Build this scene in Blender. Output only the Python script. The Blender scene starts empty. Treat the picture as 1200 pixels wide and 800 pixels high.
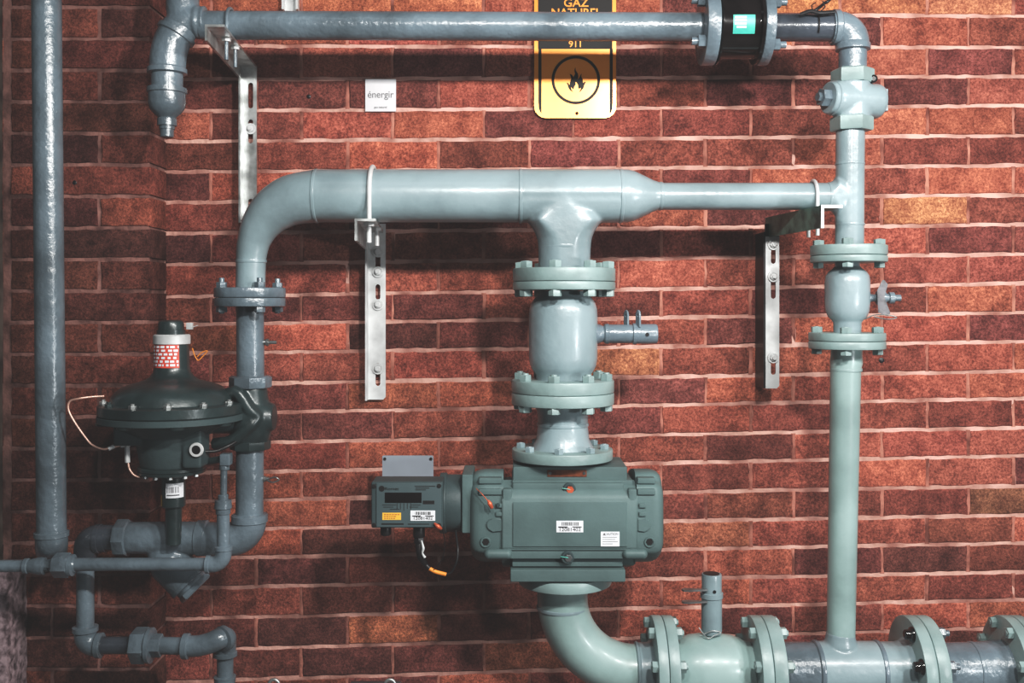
import bpy, bmesh, math, random
from mathutils import Vector, Matrix
random.seed(7)
SC = bpy.context.scene
COL = SC.collection
DC = 2.4          # camera distance from the wall
FP = 1200.0       # focal length in pixels (1200 wide)
Z0 = 1.5          # camera height
pi = math.pi

def S(d=.25): return (DC - d) / FP
def P(x, y, d=.25): return Vector(((x - 600) * S(d), -d, Z0 + (355 - y) * S(d)))
def RX(v, d=.25): return v * S(d)

# ------------------------------------------------------------------ materials
MATS = {}
def nodes(name):
    m = bpy.data.materials.new(name); m.use_nodes = True
    nt = m.node_tree; b = nt.nodes['Principled BSDF']
    return m, nt, b
def lin(c):
    return tuple(((v/255)/12.92 if v/255 <= .04045 else ((v/255+.055)/1.055)**2.4) for v in c) + (1,)
def mat(name, rgb, rough=.45, metal=0., var=.12, vscale=9., bump=.15, bscale=60., spec=.5, rgb2=None, coat=0.):
    if name in MATS: return MATS[name]
    m, nt, b = nodes(name); N = nt.nodes; L = nt.links
    tc = N.new('ShaderNodeTexCoord')
    n1 = N.new('ShaderNodeTexNoise'); n1.inputs['Scale'].default_value = vscale; n1.inputs['Detail'].default_value = 6
    L.new(tc.outputs['Object'], n1.inputs['Vector'])
    cr = N.new('ShaderNodeValToRGB'); c = lin(rgb)
    c2 = lin(rgb2) if rgb2 else tuple(v*(1-var*2) for v in c[:3]) + (1,)
    c1 = tuple(min(1, v*(1+var)) for v in c[:3]) + (1,)
    cr.color_ramp.elements[0].position = .35; cr.color_ramp.elements[0].color = c2
    cr.color_ramp.elements[1].position = .6; cr.color_ramp.elements[1].color = c1
    L.new(n1.outputs['Fac'], cr.inputs['Fac']); L.new(cr.outputs['Color'], b.inputs['Base Color'])
    b.inputs['Roughness'].default_value = rough; b.inputs['Metallic'].default_value = metal
    b.inputs['Specular IOR Level'].default_value = spec
    b.inputs['Coat Weight'].default_value = coat; b.inputs['Coat Roughness'].default_value = .15
    if bump:
        n2 = N.new('ShaderNodeTexNoise'); n2.inputs['Scale'].default_value = bscale; n2.inputs['Detail'].default_value = 4
        L.new(tc.outputs['Object'], n2.inputs['Vector'])
        bp = N.new('ShaderNodeBump'); bp.inputs['Strength'].default_value = bump; bp.inputs['Distance'].default_value = .004
        L.new(n2.outputs['Fac'], bp.inputs['Height']); L.new(bp.outputs['Normal'], b.inputs['Normal'])
    MATS[name] = m
    return m

paint  = mat('grey green pipe paint', (138,155,160), .30, 0, .12, 7, .22, 60, .6, coat=.15)
paintb = mat('blue grey pipe paint', (106,119,127), .27, 0, .18, 9, .5, 70, .7, coat=.15)
paintl = mat('pale green flange paint', (138,158,157), .36, 0, .10, 12, .15, 80, .5)
paintlit = mat('pale green lit pipe paint', (148,170,168), .34, 0, .12, 7, .12, 55, .5, coat=.15)  # pipe paint paled so its colour carries bright light
paintd = mat('glossy dark pipe paint', (66,72,80), .22, 0, .2, 12, .3, 60, .7, coat=.4)
mtr    = mat('green grey meter paint', (92,111,111), .5, 0, .08, 10, .10, 150, .35)
mtrd   = mat('dark green grey meter paint', (66,81,83), .5, 0, .1, 10, .10, 150, .35)
reg    = mat('dark green regulator paint', (44,58,59), .34, 0, .2, 14, .15, 80, .6, coat=.2)
galv   = mat('galvanised steel', (200,203,202), .36, .75, .22, 22, .06, 120, .5)
galvw  = mat('bright painted steel', (212,214,214), .45, .2, .1, 22, .06, 120, .5)
steel  = mat('dull steel', (150,152,152), .35, .8, .2, 30, .1, 120)
black  = mat('black rubber', (26,24,26), .4, 0, .2, 20, .1, 120)
gloss  = mat('glossy black plastic', (24,20,20), .12, 0, .2, 20, .03, 60, .7)
copper = mat('copper tube', (226,186,170), .3, .35, .15, 20, .05, 100)
white  = mat('white sticker', (232,234,238), .45, 0, .03, 20, 0)
ink    = mat('black ink', (30,28,28), .5, 0, .05, 20, 0)
greyink= mat('grey ink', (105,105,108), .5, 0, .05, 20, 0)
red    = mat('red sticker', (214,84,66), .45, 0, .1, 30, 0)
yellow = mat('yellow sticker', (238,186,78), .5, 0, .05, 20, 0)
orange = mat('orange sleeve', (236,150,60), .45, 0, .1, 20, .05)
seal   = mat('copper red seal', (205,105,75), .35, .3, .2, 40, .1)
brown  = mat('brown name plate', (112,62,38), .5, .2, .3, 80, .1)
teal   = mat('green sticker', (70,176,160), .35, 0, .08, 30, 0)
card   = mat('white card', (222,221,224), .6, 0, .02, 20, 0)
amber  = mat('amber enamel sign', (243,160,70), .25, .3, .05, 6, 0, spec=.7, rgb2=(236,142,56))
signblk= mat('black enamel', (26,22,21), .5, 0, .05, 6, 0, spec=.25)
stone  = mat('pinkish grey stone', (150,132,136), .9, 0, .3, 60, 1.0, 70, rgb2=(82,66,70))
rustic = mat('weathered timber', (96,84,76), .85, 0, .3, 14, .8, 40, rgb2=(52,42,38))
conc   = mat('grey concrete', (96,92,90), .8, 0, .2, 4, .3, 30)
greenz = mat('green tinted zinc', (92,128,118), .4, .3, .35, 26, .1, 60, rgb2=(46,72,66))

def brick_mat():
    m, nt, b = nodes('weathered brick'); N = nt.nodes; L = nt.links
    at = N.new('ShaderNodeAttribute'); at.attribute_name = 'bc'
    tc = N.new('ShaderNodeTexCoord')
    def noise(s, d, r=.6):
        n = N.new('ShaderNodeTexNoise'); n.inputs['Scale'].default_value = s; n.inputs['Detail'].default_value = d
        n.inputs['Roughness'].default_value = r; L.new(tc.outputs['Object'], n.inputs['Vector']); return n
    big = noise(5, 4); mid = noise(30, 6, .7); fine = noise(170, 5, .85); blotch = noise(15, 6, .75)
    def ramp(src, p0, c0, p1, c1):
        r = N.new('ShaderNodeValToRGB'); r.color_ramp.elements[0].position = p0; r.color_ramp.elements[0].color = (*c0, 1)
        r.color_ramp.elements[1].position = p1; r.color_ramp.elements[1].color = (*c1, 1); L.new(src.outputs['Fac'], r.inputs['Fac']); return r
    def mul(a, bb, f=1):
        x = N.new('ShaderNodeMix'); x.data_type = 'RGBA'; x.blend_type = 'MULTIPLY'; x.inputs[0].default_value = f
        L.new(a, x.inputs[6]); L.new(bb, x.inputs[7]); return x.outputs[2]
    c = mul(at.outputs['Color'], ramp(big, .3, (.72,.70,.70), .7, (1.15,1.12,1.1)).outputs['Color'])
    c = mul(c, ramp(blotch, .38, (.68,.6,.62), .6, (1.14,1.14,1.12)).outputs['Color'])
    c = mul(c, ramp(mid, .3, (.78,.7,.68), .65, (1.15,1.18,1.2)).outputs['Color'])
    c = mul(c, ramp(fine, .40, (.5,.47,.48), .63, (1.55,1.65,1.65)).outputs['Color'])
    hs = N.new('ShaderNodeHueSaturation'); hs.inputs['Saturation'].default_value = .88; hs.inputs['Value'].default_value = 1.12
    L.new(c, hs.inputs['Color']); L.new(hs.outputs['Color'], b.inputs['Base Color'])
    b.inputs['Roughness'].default_value = .88; b.inputs['Specular IOR Level'].default_value = .25
    ad = N.new('ShaderNodeMath'); ad.operation = 'MULTIPLY_ADD'; ad.inputs[1].default_value = 1.6
    L.new(mid.outputs['Fac'], ad.inputs[0]); L.new(fine.outputs['Fac'], ad.inputs[2])
    bp = N.new('ShaderNodeBump'); bp.inputs['Strength'].default_value = .75; bp.inputs['Distance'].default_value = .004
    L.new(ad.outputs[0], bp.inputs['Height']); L.new(bp.outputs['Normal'], b.inputs['Normal'])
    return m
BRICK = brick_mat()
MORTAR = mat('pinkish mortar', (214,170,158), .95, 0, .08, 11, .9, 90, .2, rgb2=(148,104,94))

# ------------------------------------------------------------------ object helpers
def origin_of(p):
    v = Vector((0,0,0))
    while p is not None: v = v + p.location; p = p.parent
    return v
def finish(o, name, m, parent, ang=35):
    o.name = name
    me = o.data
    if m is not None:
        me.materials.clear(); me.materials.append(m)
    me.shade_smooth(); me.set_sharp_from_angle(angle=math.radians(ang))
def obj(name, bm, m, parent=None, loc=None, ang=35, label=None):
    bmesh.ops.recalc_face_normals(bm, faces=bm.faces[:])
    me = bpy.data.meshes.new(name); 
    off = origin_of(parent) if parent else (Vector(loc) if loc is not None else Vector((0,0,0)))
    for v in bm.verts: v.co -= off
    bm.to_mesh(me); bm.free()
    o = bpy.data.objects.new(name, me); COL.objects.link(o)
    if parent: o.parent = parent
    else: o.location = off
    finish(o, name, m, parent, ang)
    if label: o['label'] = label
    return o
def thing(name, label, cat, loc, group=None):
    o = bpy.data.objects.new(name, None); COL.objects.link(o); o.location = loc
    o.empty_display_size = .05; tag(o, label, cat, group); return o
def tag(o, label, cat, group=None):
    o['label'] = label; o['category'] = cat
    if group: o['group'] = group
    return o
def struct(o, kind='structure'): o['kind'] = kind; return o
def blend(o, vox=.003, it=6):
    r = o.modifiers.new('remesh', 'REMESH'); r.mode = 'VOXEL'; r.voxel_size = vox; r.use_smooth_shade = True
    s = o.modifiers.new('smooth', 'SMOOTH'); s.factor = .6; s.iterations = it
    return o
def BM(): return bmesh.new()
def basis(a):
    a = Vector(a).normalized()
    h = Vector((0,0,1)) if abs(a.z) < .9 else Vector((1,0,0))
    u = h.cross(a).normalized(); v = a.cross(u)
    return a, u, v
def rings(bm, rs, cap0=True, cap1=True):
    prev = None; first = None
    for ring in rs:
        vs = [bm.verts.new(p) for p in ring]
        if prev:
            n = len(vs)
            for i in range(n): bm.faces.new((prev[i], prev[(i+1)%n], vs[(i+1)%n], vs[i]))
        else: first = vs
        prev = vs
    if cap0: bm.faces.new(first[::-1])
    if cap1: bm.faces.new(prev)
def lathe(bm, o, a, prof, seg=56, ell=1.0, rot=0):
    """prof: list of (t along axis, radius) in metres"""
    a, u, v = basis(a); o = Vector(o)
    rings(bm, [[o + a*t + (u*math.cos(rot+2*pi*i/seg)*r*ell + v*math.sin(rot+2*pi*i/seg)*r) for i in range(seg)] for t, r in prof])
def cyl(bm, p, q, r, seg=40, bev=0.0, r2=None):
    p = Vector(p); q = Vector(q); l = (q-p).length; r2 = r if r2 is None else r2
    if bev: prof = [(0, r-bev), (bev*.3, r-bev*.3), (bev, r), (l-bev, r2), (l-bev*.3, r2-bev*.3), (l, r2-bev)]
    else: prof = [(0, r), (l, r2)]
    lathe(bm, p, q-p, prof, seg)
def hexa(bm, p, a, r, h, rot=0., n=6):
    a = Vector(a).normalized(); c = r*.07
    lathe(bm, p, a, [(0, r*.95), (c, r), (h-c, r), (h, r*.9)], n, rot=rot)
def smoothpath(pts, n=8):
    pts = [Vector(p) for p in pts]; out = []
    q = [pts[0]*2-pts[1]] + pts + [pts[-1]*2-pts[-2]]
    for i in range(1, len(q)-2):
        for k in range(n):
            t = k/n; a, b, c, d = q[i-1], q[i], q[i+1], q[i+2]
            out.append(.5*((2*b) + (-a+c)*t + (2*a-5*b+4*c-d)*t*t + (-a+3*b-3*c+d)*t**3))
    out.append(pts[-1]); return out
def tube(bm, pts, r, seg=40, smooth=0, cap=True):
    if smooth:
        rr = r
        if isinstance(r, (list, tuple)):
            rr = []
            for i in range(len(r)-1):
                for k in range(smooth): rr.append(r[i] + (r[i+1]-r[i])*k/smooth)
            rr.append(r[-1])
        pts = smoothpath(pts, smooth); r = rr
    pts = [Vector(p) for p in pts]
    if not isinstance(r, (list, tuple)): r = [r]*len(pts)
    tan = []
    for i in range(len(pts)):
        a = pts[min(i+1, len(pts)-1)] - pts[max(i-1, 0)]; tan.append(a.normalized())
    _, u, v = basis(tan[0]); rs = []
    for i, p in enumerate(pts):
        if i:
            ax = tan[i-1].cross(tan[i])
            if ax.length > 1e-7:
                R = Matrix.Rotation(tan[i-1].angle(tan[i]), 3, ax.normalized()); u = R @ u; v = R @ v
        rs.append([p + u*math.cos(2*pi*k/seg)*r[i] + v*math.sin(2*pi*k/seg)*r[i] for k in range(seg)])
    rings(bm, rs, cap, cap)
def arc(c, u, v, r, a0, a1, n=18):
    c = Vector(c); u = Vector(u); v = Vector(v)
    return [c + u*r*math.cos(a0+(a1-a0)*i/n) + v*r*math.sin(a0+(a1-a0)*i/n) for i in range(n+1)]
def box(bm, x0, x1, y0, y1, z0, z1, bev=0.):
    r = bmesh.ops.create_cube(bm, size=1)
    vs = r['verts']
    for v in vs:
        v.co = Vector(((x0+x1)/2 + v.co.x*(x1-x0), (y0+y1)/2 + v.co.y*(y1-y0), (z0+z1)/2 + v.co.z*(z1-z0)))
    if bev:
        es = list({e for v in vs for e in v.link_edges})
        bmesh.ops.bevel(bm, geom=es, offset=bev, segments=3, affect='EDGES', profile=.6)
def pbox(bm, x0, x1, y0, y1, df, db, bev=0.):
    """box whose FRONT face, at depth df, covers these picture bounds"""
    a = P(x0, y1, df); b = P(x1, y0, df)
    box(bm, a.x, b.x, -df, -db, a.z, b.z, bev)
def prism(bm, loop, a, h):
    """extrude a 3-D polygon loop along vector a*h"""
    a = Vector(a)*h
    rings(bm, [[Vector(p) for p in loop], [Vector(p)+a for p in loop]])
def flat(bm, loops, o, u, v, th):
    """filled 2-D outline(s), inner loops are holes; local (x,y) -> o + u*x + v*y, thickness th along u x v"""
    cu = bpy.data.curves.new('t', 'CURVE'); cu.dimensions = '2D'; cu.fill_mode = 'BOTH'; cu.extrude = th/2
    for lp in loops:
        s = cu.splines.new('POLY'); s.points.add(len(lp)-1)
        for i, (x, y) in enumerate(lp): s.points[i].co = (x, y, 0, 1)
        s.use_cyclic_u = True
    _curve_into(bm, cu, o, u, v, th)
def _curve_into(bm, cu, o, u, v, th, center=False):
    t = bpy.data.objects.new('t', cu); COL.objects.link(t)
    bpy.context.view_layer.update()
    me = t.to_mesh(); u = Vector(u); v = Vector(v); n = u.cross(v); o = Vector(o)
    vs = [bm.verts.new(o + u*w.co.x + v*w.co.y + n*w.co.z) for w in me.vertices]
    for p in me.polygons:
        try: bm.faces.new([vs[i] for i in p.vertices])
        except ValueError: pass
    t.to_mesh_clear(); bpy.data.objects.remove(t)
    bpy.data.curves.remove(cu)
def text(bm, s, o, size, u=(1,0,0), v=(0,0,1), th=.0006, align='CENTER', w=1.0, bold=0.):
    cu = bpy.data.curves.new('t', 'FONT'); cu.body = s; cu.size = size; cu.align_x = align; cu.align_y = 'CENTER'
    cu.extrude = th/2; cu.offset = bold
    u = Vector(u)*w; v = Vector(v)
    t = bpy.data.objects.new('t', cu); COL.objects.link(t); bpy.context.view_layer.update()
    me = t.to_mesh(); n = Vector((0,-1,0)); o = Vector(o)
    vs = [bm.verts.new(o + u*q.co.x + v*q.co.y + n*q.co.z) for q in me.vertices]
    for p in me.polygons:
        try: bm.faces.new([vs[i] for i in p.vertices])
        except ValueError: pass
    t.to_mesh_clear(); bpy.data.objects.remove(t); bpy.data.curves.remove(cu)
def rrect(x0, x1, y0, y1, r, n=6):
    out = []
    for cx, cy, a in ((x1-r,y1-r,0),(x0+r,y1-r,pi/2),(x0+r,y0+r,pi),(x1-r,y0+r,1.5*pi)):
        for i in range(n+1): out.append((cx+r*math.cos(a+pi/2*i/n), cy+r*math.sin(a+pi/2*i/n)))
    return out
X = Vector((1,0,0)); Y = Vector((0,1,0)); Z = Vector((0,0,1))

# ------------------------------------------------------------------ brick walls
def brick(bm, lay, quad, y0, y1, col, bev=.0025, jit=.0016):
    """quad: (x0,x1,zb0,zb1,zt0,zt1) front face at y0, back at y1, ragged edges"""
    x0, x1, zb0, zb1, zt0, zt1 = quad
    nx, nz = 9, 4
    lp = []
    for i in range(nx): t = i/nx; lp.append((x0+(x1-x0)*t, zb0+(zb1-zb0)*t))
    for i in range(nz): t = i/nz; lp.append((x1, zb1+(zt1-zb1)*t))
    for i in range(nx): t = i/nx; lp.append((x1+(x0-x1)*t, zt1+(zt0-zt1)*t))
    for i in range(nz): t = i/nz; lp.append((x0, zt0+(zb0-zt0)*t))
    lp = [(a+random.uniform(-jit,jit), b+random.uniform(-jit,jit)) for a, b in lp]
    cx = (x0+x1)/2; cz = (zb0+zt1)/2
    yy = y0 + random.uniform(-.0012, .0012)
    def ins(a, b, s): return (a + (s if a < cx else -s) * (1 if abs(a-cx) > (x1-x0)/2-.006 else 0), b + (s if b < cz else -s)*(1 if abs(b-cz) > .022 else 0))
    R = [[Vector((a, y1, b)) for a, b in lp], [Vector((a, yy+bev, b)) for a, b in lp],
         [Vector((ins(a,b,bev*.4)[0], yy+bev*.4, ins(a,b,bev*.4)[1])) for a, b in lp],
         [Vector((ins(a,b,bev*1.3)[0], yy+random.uniform(0,.0006), ins(a,b,bev*1.3)[1])) for a, b in lp]]
    n0 = len(bm.verts)
    rings(bm, R, False, True)
    bm.verts.ensure_lookup_table()
    for v in bm.verts[n0:]: v[lay] = col
L433 = [16,54,92,128.5,164,199.5,235,271,307,344,377,411,447,481,516,550,583.5,617,650.5,685,720,756,792]
R1000= [18,55,90,125,160,195,230,265,300,335,369,403,438,470.5,505,538,573,607,640,674,707,741,775]
def ext(a, k):
    if k < 0: return a[0] + (a[1]-a[0])*k
    if k >= len(a): return a[-1] + (a[-1]-a[-2])*(k-len(a)+1)
    return a[k]
def line(k, x):
    l, r = ext(L433, k), ext(R1000, k); return l + (r-l)*(x-433)/(1000-433)
def joints(odd):
    base = [140,247,353,460,567,672,775,880,985,1087,1188] if odd else [193.5,300,407,514,620,725,827,930,1034,1135,1237]
    while base[-1] < 1700: base.append(base[-1]+103)
    if odd: base[0] = 193.5
    return base
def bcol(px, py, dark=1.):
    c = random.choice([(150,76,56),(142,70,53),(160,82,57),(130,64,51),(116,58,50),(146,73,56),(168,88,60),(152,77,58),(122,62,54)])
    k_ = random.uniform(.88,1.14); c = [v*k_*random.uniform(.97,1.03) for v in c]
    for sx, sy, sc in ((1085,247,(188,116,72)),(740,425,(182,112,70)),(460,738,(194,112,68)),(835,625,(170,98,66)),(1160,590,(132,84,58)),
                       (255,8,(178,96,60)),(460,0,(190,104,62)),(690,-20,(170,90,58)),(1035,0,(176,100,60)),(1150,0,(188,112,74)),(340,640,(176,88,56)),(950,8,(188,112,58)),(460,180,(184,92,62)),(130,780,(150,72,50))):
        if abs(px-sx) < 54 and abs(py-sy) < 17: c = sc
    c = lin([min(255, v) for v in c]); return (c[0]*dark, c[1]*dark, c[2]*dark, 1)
bm = BM(); lay = bm.verts.layers.float_color.new('bc')
g = 2.2
for k in range(-6, 26):
    js = joints(k % 2 == 1)
    for a, b in zip(js[:-1], js[1:]):
        a0 = a + (g if a > 194 else 0)*random.uniform(.5,1.0); b0 = b - g*random.uniform(.5,1.0)
        tops = (line(k, a)+g, line(k, b)+g); bots = (line(k+1, a)-g, line(k+1, b)-g)
        q = (P(a0,0,0).x, P(b0,0,0).x, P(0,bots[0],0).z, P(0,bots[1],0).z, P(0,tops[0],0).z, P(0,tops[1],0).z)
        brick(bm, lay, q, 0.0, .03, bcol((a+b)/2, (tops[0]+bots[0])/2))
wall = struct(obj('wall_back', bm, BRICK, ang=50))
bm = BM()
for k in range(-6, 26):
    for a in joints(k % 2 == 1)[1:]:
        t_, b_ = P(0,line(k,a)+g*.6,0).z, P(0,line(k+1,a)-g*.6,0).z; xa = P(a,0,0).x
        rings(bm, [[Vector((xa-.006, .0036, z)), Vector((xa-.0045, .0016+random.uniform(0,.001), z)), Vector((xa+.0045, .0016+random.uniform(0,.001), z)), Vector((xa+.006, .0036, z))] for z in (t_, t_*.7+b_*.3, t_*.4+b_*.6, b_)], False, False)
obj('upright_mortar', bm, mat('brownish mortar', (176,122,108), .95, 0, .15, 16, .9, 90, .2, rgb2=(112,70,62)), wall, ang=60)
bm = BM(); n = 70
# mortar bed, one slightly wavy sheet
x0, x1, z0, z1 = P(150,0,0).x, P(1700,0,0).x, .35, 2.75
nx, nz = 60, 50; vs = []
for j in range(nz+1):
    for i in range(nx+1): vs.append(bm.verts.new((x0+(x1-x0)*i/nx, .0028+random.uniform(-.0007,.0007), z0+(z1-z0)*j/nz)))
for j in range(nz):
    for i in range(nx):
        a = j*(nx+1)+i; bm.faces.new((vs[a], vs[a+1], vs[a+nx+2], vs[a+nx+1]))
obj('mortar', bm, MORTAR, wall)
bm = BM(); box(bm, x0, x1, .03, .12, 0, 2.9); obj('backing', bm, MORTAR, wall)
# pilaster on the left, standing 10 cm proud of the back wall
PD = .105
bm = BM(); lay = bm.verts.layers.float_color.new('bc')
for k in range(-5, 25):
    t = 8.3 + 36.95*k; b_ = t + 36.95
    js = [-104, 5, 116, 176] if k % 2 == 0 else [-104, 5, 61, 176]
    for a, b in zip(js[:-1], js[1:]):
        a0 = a+g if a > 0 or a < -60 else (13 if -1 < a else a+g); a0 = 13 if a == 5 else a0; b0 = b-(g if b < 175 else 0)
        q = (P(a0,0,PD).x, P(b0,0,PD).x, P(0,b_-g,PD).z, P(0,b_-g,PD).z, P(0,t+g,PD).z, P(0,t+g,PD).z)
        brick(bm, lay, q, -PD, .0, bcol((a+b)/2, t+18, .62))  # brick colours darkened to put the light falloff at left into them
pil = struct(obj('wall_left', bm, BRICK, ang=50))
bm = BM(); box(bm, P(-104,0,PD).x, P(174.2,0,PD).x, -PD+.0035, 0, .35, 2.75); obj('mortar', bm, mat('shaded mortar', (150,112,104), .95, 0, .2, 18, .9, 90, .2, rgb2=(96,66,62)), pil)  # mortar colour darkened for the same dimmer light
bm = BM(); box(bm, -4, 4, -4.5, .12, -.05, 0); struct(obj('floor', bm, conc))
# weathered timber trim and a stone block at the far left edge
bm = BM()
def rough_post(bm, x0, x1, y0, y1, z0, z1, n=26, j=.003):
    rs = []
    for i in range(n+1):
        z = z0+(z1-z0)*i/n; r = lambda: random.uniform(-j, j)
        rs.append([Vector((x0, y0, z)), Vector((x1-.02+r(), y0+r()*.5, z)), Vector((x1+r(), y0+.006+r(), z)), Vector((x1+r()*.4, y1, z)), Vector((x0, y1, z))])
    rings(bm, rs)
rough_post(bm, P(-90,0,.16).x, P(-11,0,.16).x, -.16, -.106, 0.9, 2.6)
struct(obj('trim_1', bm, rustic, ang=60))
bm = BM(); rough_post(bm, P(-90,0,.2).x, P(7,0,.2).x, -.2, -.106, 0, P(0,668,.2).z, 60, .0035)
struct(obj('trim_2', bm, stone, ang=60))

# ------------------------------------------------------------------ plumbing builders
def hexbolt(bm, c, a, r, lo, hi, tip=.006, hh=None, rot=0.):
    """through bolt along a at c: head below lo, nut above hi"""
    a = Vector(a).normalized(); hh = hh or r*1.0
    hexa(bm, c + a*hi, a, r, hh, rot); hexa(bm, c + a*lo, -a, r, hh, rot+.3)
    cyl(bm, c + a*(lo-hh-tip*.3), c + a*(hi+hh+tip), r*.52, 16, .001)
def flange(parent, c, a, r, t0, t1, rin, m=None, raised=True):
    """one flange disc from t0 to t1 along axis a"""
    bm = BM(); b = min(.0025, abs(t1-t0)*.2); lo, hi = sorted((t0, t1))
    lathe(bm, Vector(c), a, [(lo, r-b), (lo+b*.3, r-b*.3), (lo+b, r), (hi-b, r), (hi-b*.3, r-b*.3), (hi, r-b)], 72)
    return obj('flange', bm, m or paintl, parent)
def bolts(fl, c, a, rc, n, rot, br, lo, hi, m=None, tip=.006, ref=None, extra=None):
    a, u, v = basis(a)
    if ref: u, v = Vector(ref[0]), Vector(ref[1])
    for i in range(n):
        th = rot + 2*pi*i/n; bm = BM()
        hexbolt(bm, Vector(c) + (u*math.sin(th) + v*math.cos(th))*rc, a, br, lo, hi, tip)
        obj('bolt', bm, (m or paintl), fl)
def weld(bm, p, a, r, w=.0032, h=.0018):
    a = Vector(a).normalized()
    lathe(bm, Vector(p)-a*w*1.4, a, [(0, r-.001), (w*.5, r+h*.7), (w*1.4, r+h), (w*2.3, r+h*.7), (w*2.8, r-.001)], 56)
F = Vector((0,-1,0))   # towards the viewer

s = S(.25)
# ---- main header: reducing elbow, 4 inch pipe, tee, reducer, 2 inch pipe
hd = thing('header_pipe', 'thick grey pipe across the middle, elbow at left end, tee down, narrowing to the right', 'pipe', P(450,229.5))
rb = 31*s; rs_ = 15.8*s
bm = BM(); tube(bm, [P(293.5,337), P(294,318), P(294.5,302), P(297.5,283), P(305.5,264), P(320,247), P(342,234.5), P(372,229.5)],
     [v*s for v in (17,17,17.3,19,22.5,26.5,29.6,31)], 56, smooth=6)
obj('elbow', bm, paint, hd)
bm = BM(); cyl(bm, P(371,229.5), P(612,229.5), rb, 64); obj('pipe', bm, paint, hd)
bm = BM()
cyl(bm, P(609,229.5), P(728,229.5), rb+.0006, 64)
cx, cy = 661.5, 229.5
lathe(bm, P(cx,cy), -Z, [(0, 31*s), (30*s, 43*s), (35*s, 39.5*s), (42*s, 35*s), (50*s, 32*s), (60*s, 30.8*s), (88*s, 30*s)], 64, ell=1)
t_ = obj('tee', bm, paint, hd); 
# squeeze the flare so it only widens along the header, then blend the two
for v in t_.data.vertices:
    z = v.co.z; rr = abs(v.co.y)
    if z < -.004 and abs(v.co.y) > 30*s: v.co.y = math.copysign(30*s, v.co.y)
blend(t_, .0028, 10)
bm = BM(); lathe(bm, P(727,229.5), X, [(0, rb), (8*s, rb*.995), (16*s, rb*.94), (28*s, rb*.76), (38*s, rb*.6), (45*s, rs_*1.03), (50*s, rs_)], 64); obj('reducer', bm, paint, hd)
bm = BM(); cyl(bm, P(775,230), P(972,230), rs_, 48); obj('pipe', bm, paint, hd)
for px, r in ((371,rb),(610,rb),(727,rb),(774,rs_)):
    bm = BM(); weld(bm, P(px,229.7), X, r); obj('weld_bead', bm, paint, hd)
bm = BM(); weld(bm, P(294.4,306), Z, 17.1*s); obj('weld_bead', bm, paint, hd)
bm = BM(); weld(bm, P(661.5,289), Z, 30*s); obj('weld_bead', bm, paint, hd)
f = flange(hd, P(661,330), Z, 60*s, 0, 15.5*s, 30*s)
bolts(f, P(661,330), Z, 52*s, 8, math.radians(8.5)+math.radians(22.5), 7.6*s, -10*s, 15.5*s, ref=(X, F), tip=.001)
f = flange(hd, P(293,348.5), Z, 41*s, 0, 11.5*s, 17*s, paintb)
bolts(f, P(293,348.5), Z, 33.5*s, 4, math.radians(33), 6.2*s, -11*s, 11.5*s, paintb, ref=(X, F), tip=.009)

# ---- large ball valve body on the middle column
bv = thing('ball_valve', 'large rounded grey valve body with short stem, centre column', 'valve', P(660,392))
bm = BM(); lathe(bm, P(660,341), -Z, [(t*s, r*s) for t, r in ((0,30),(5,31),(9,34),(14,37.5),(21,39.6),(30,40.2),(50,40.2),(78,40),(87,38.6),(93,35.5),(98,32),(104,31.5))], 72)
obj('valve_body', bm, paint, bv)
f = flange(bv, P(661,330), -Z, 60*s, .0005, 10*s, 30*s)
f = flange(bv, P(659.5,459), Z, 60*s, 0, 14.5*s, 30*s)
bm = BM(); lathe(bm, P(695,391), X, [(0,15*s),(6*s,11.5*s),(12*s,9.2*s),(14*s,11.5*s),(18*s,12*s),(18.5*s,11*s),(46*s,11*s),(46.5*s,12.6*s),(50*s,12.6*s),(50.5*s,11.6*s),(73*s,11.6*s),(75*s,10.5*s)], 40)
st = obj('stem', bm, paintb, bv)
for q, d_ in ((734,.25),(748,.262)):
    bm = BM(); lp = [(-4,0),(4,0),(4,14),(2.5,18.5),(0,20),(-2.5,18.5),(-4,14)]
    hole = [(math.cos(a*.785)*1.7, 13+math.sin(a*.785)*1.7) for a in range(8)]
    flat(bm, [[(x*s, y*s) for x, y in lp], [(x*s, y*s) for x, y in hole]], P(q,383,d_), Vector((.45,-.9,0)).normalized(), Z, .004); obj('locking_lug', bm, paintb, st)
bm = BM(); cyl(bm, P(757,391.5)+F*10.9*s, P(757,391.5)+F*12.2*s, 2.2*s, 12); obj('pin_hole', bm, black, st)

# ---- short spool between valve and meter
sp = thing('spool_piece', 'short grey flanged pipe spool directly above the gas meter', 'pipe', P(659,500))
bm = BM(); lathe(bm, P(659.5,472), -Z, [(t*s, r*s) for t, r in ((0,36),(3,33),(9,30.5),(14,29.5),(28,29.5),(42,31),(50,35),(53,36.5),(54,37))], 64)
obj('pipe', bm, paint, sp)
bm = BM(); weld(bm, P(659.5,497), Z, 29.5*s); obj('weld_bead', bm, paint, sp)
f = flange(sp, P(659.5,459), -Z, 60*s, .0005, 14*s, 30*s)
bolts(f, P(659.5,459), Z, 51.5*s, 8, math.radians(8.5)+math.radians(22.5), 7.4*s, -14*s, 14.5*s, ref=(X, F), tip=.003)
f = flange(sp, P(659,525), -Z, 59*s, 0, 12*s, 30*s)
bolts(f, P(659,525), Z, 49*s, 8, math.radians(15)+math.radians(22.5), 5.6*s, -6*s, 0, ref=(X, F), tip=.001, m=paint)

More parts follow.
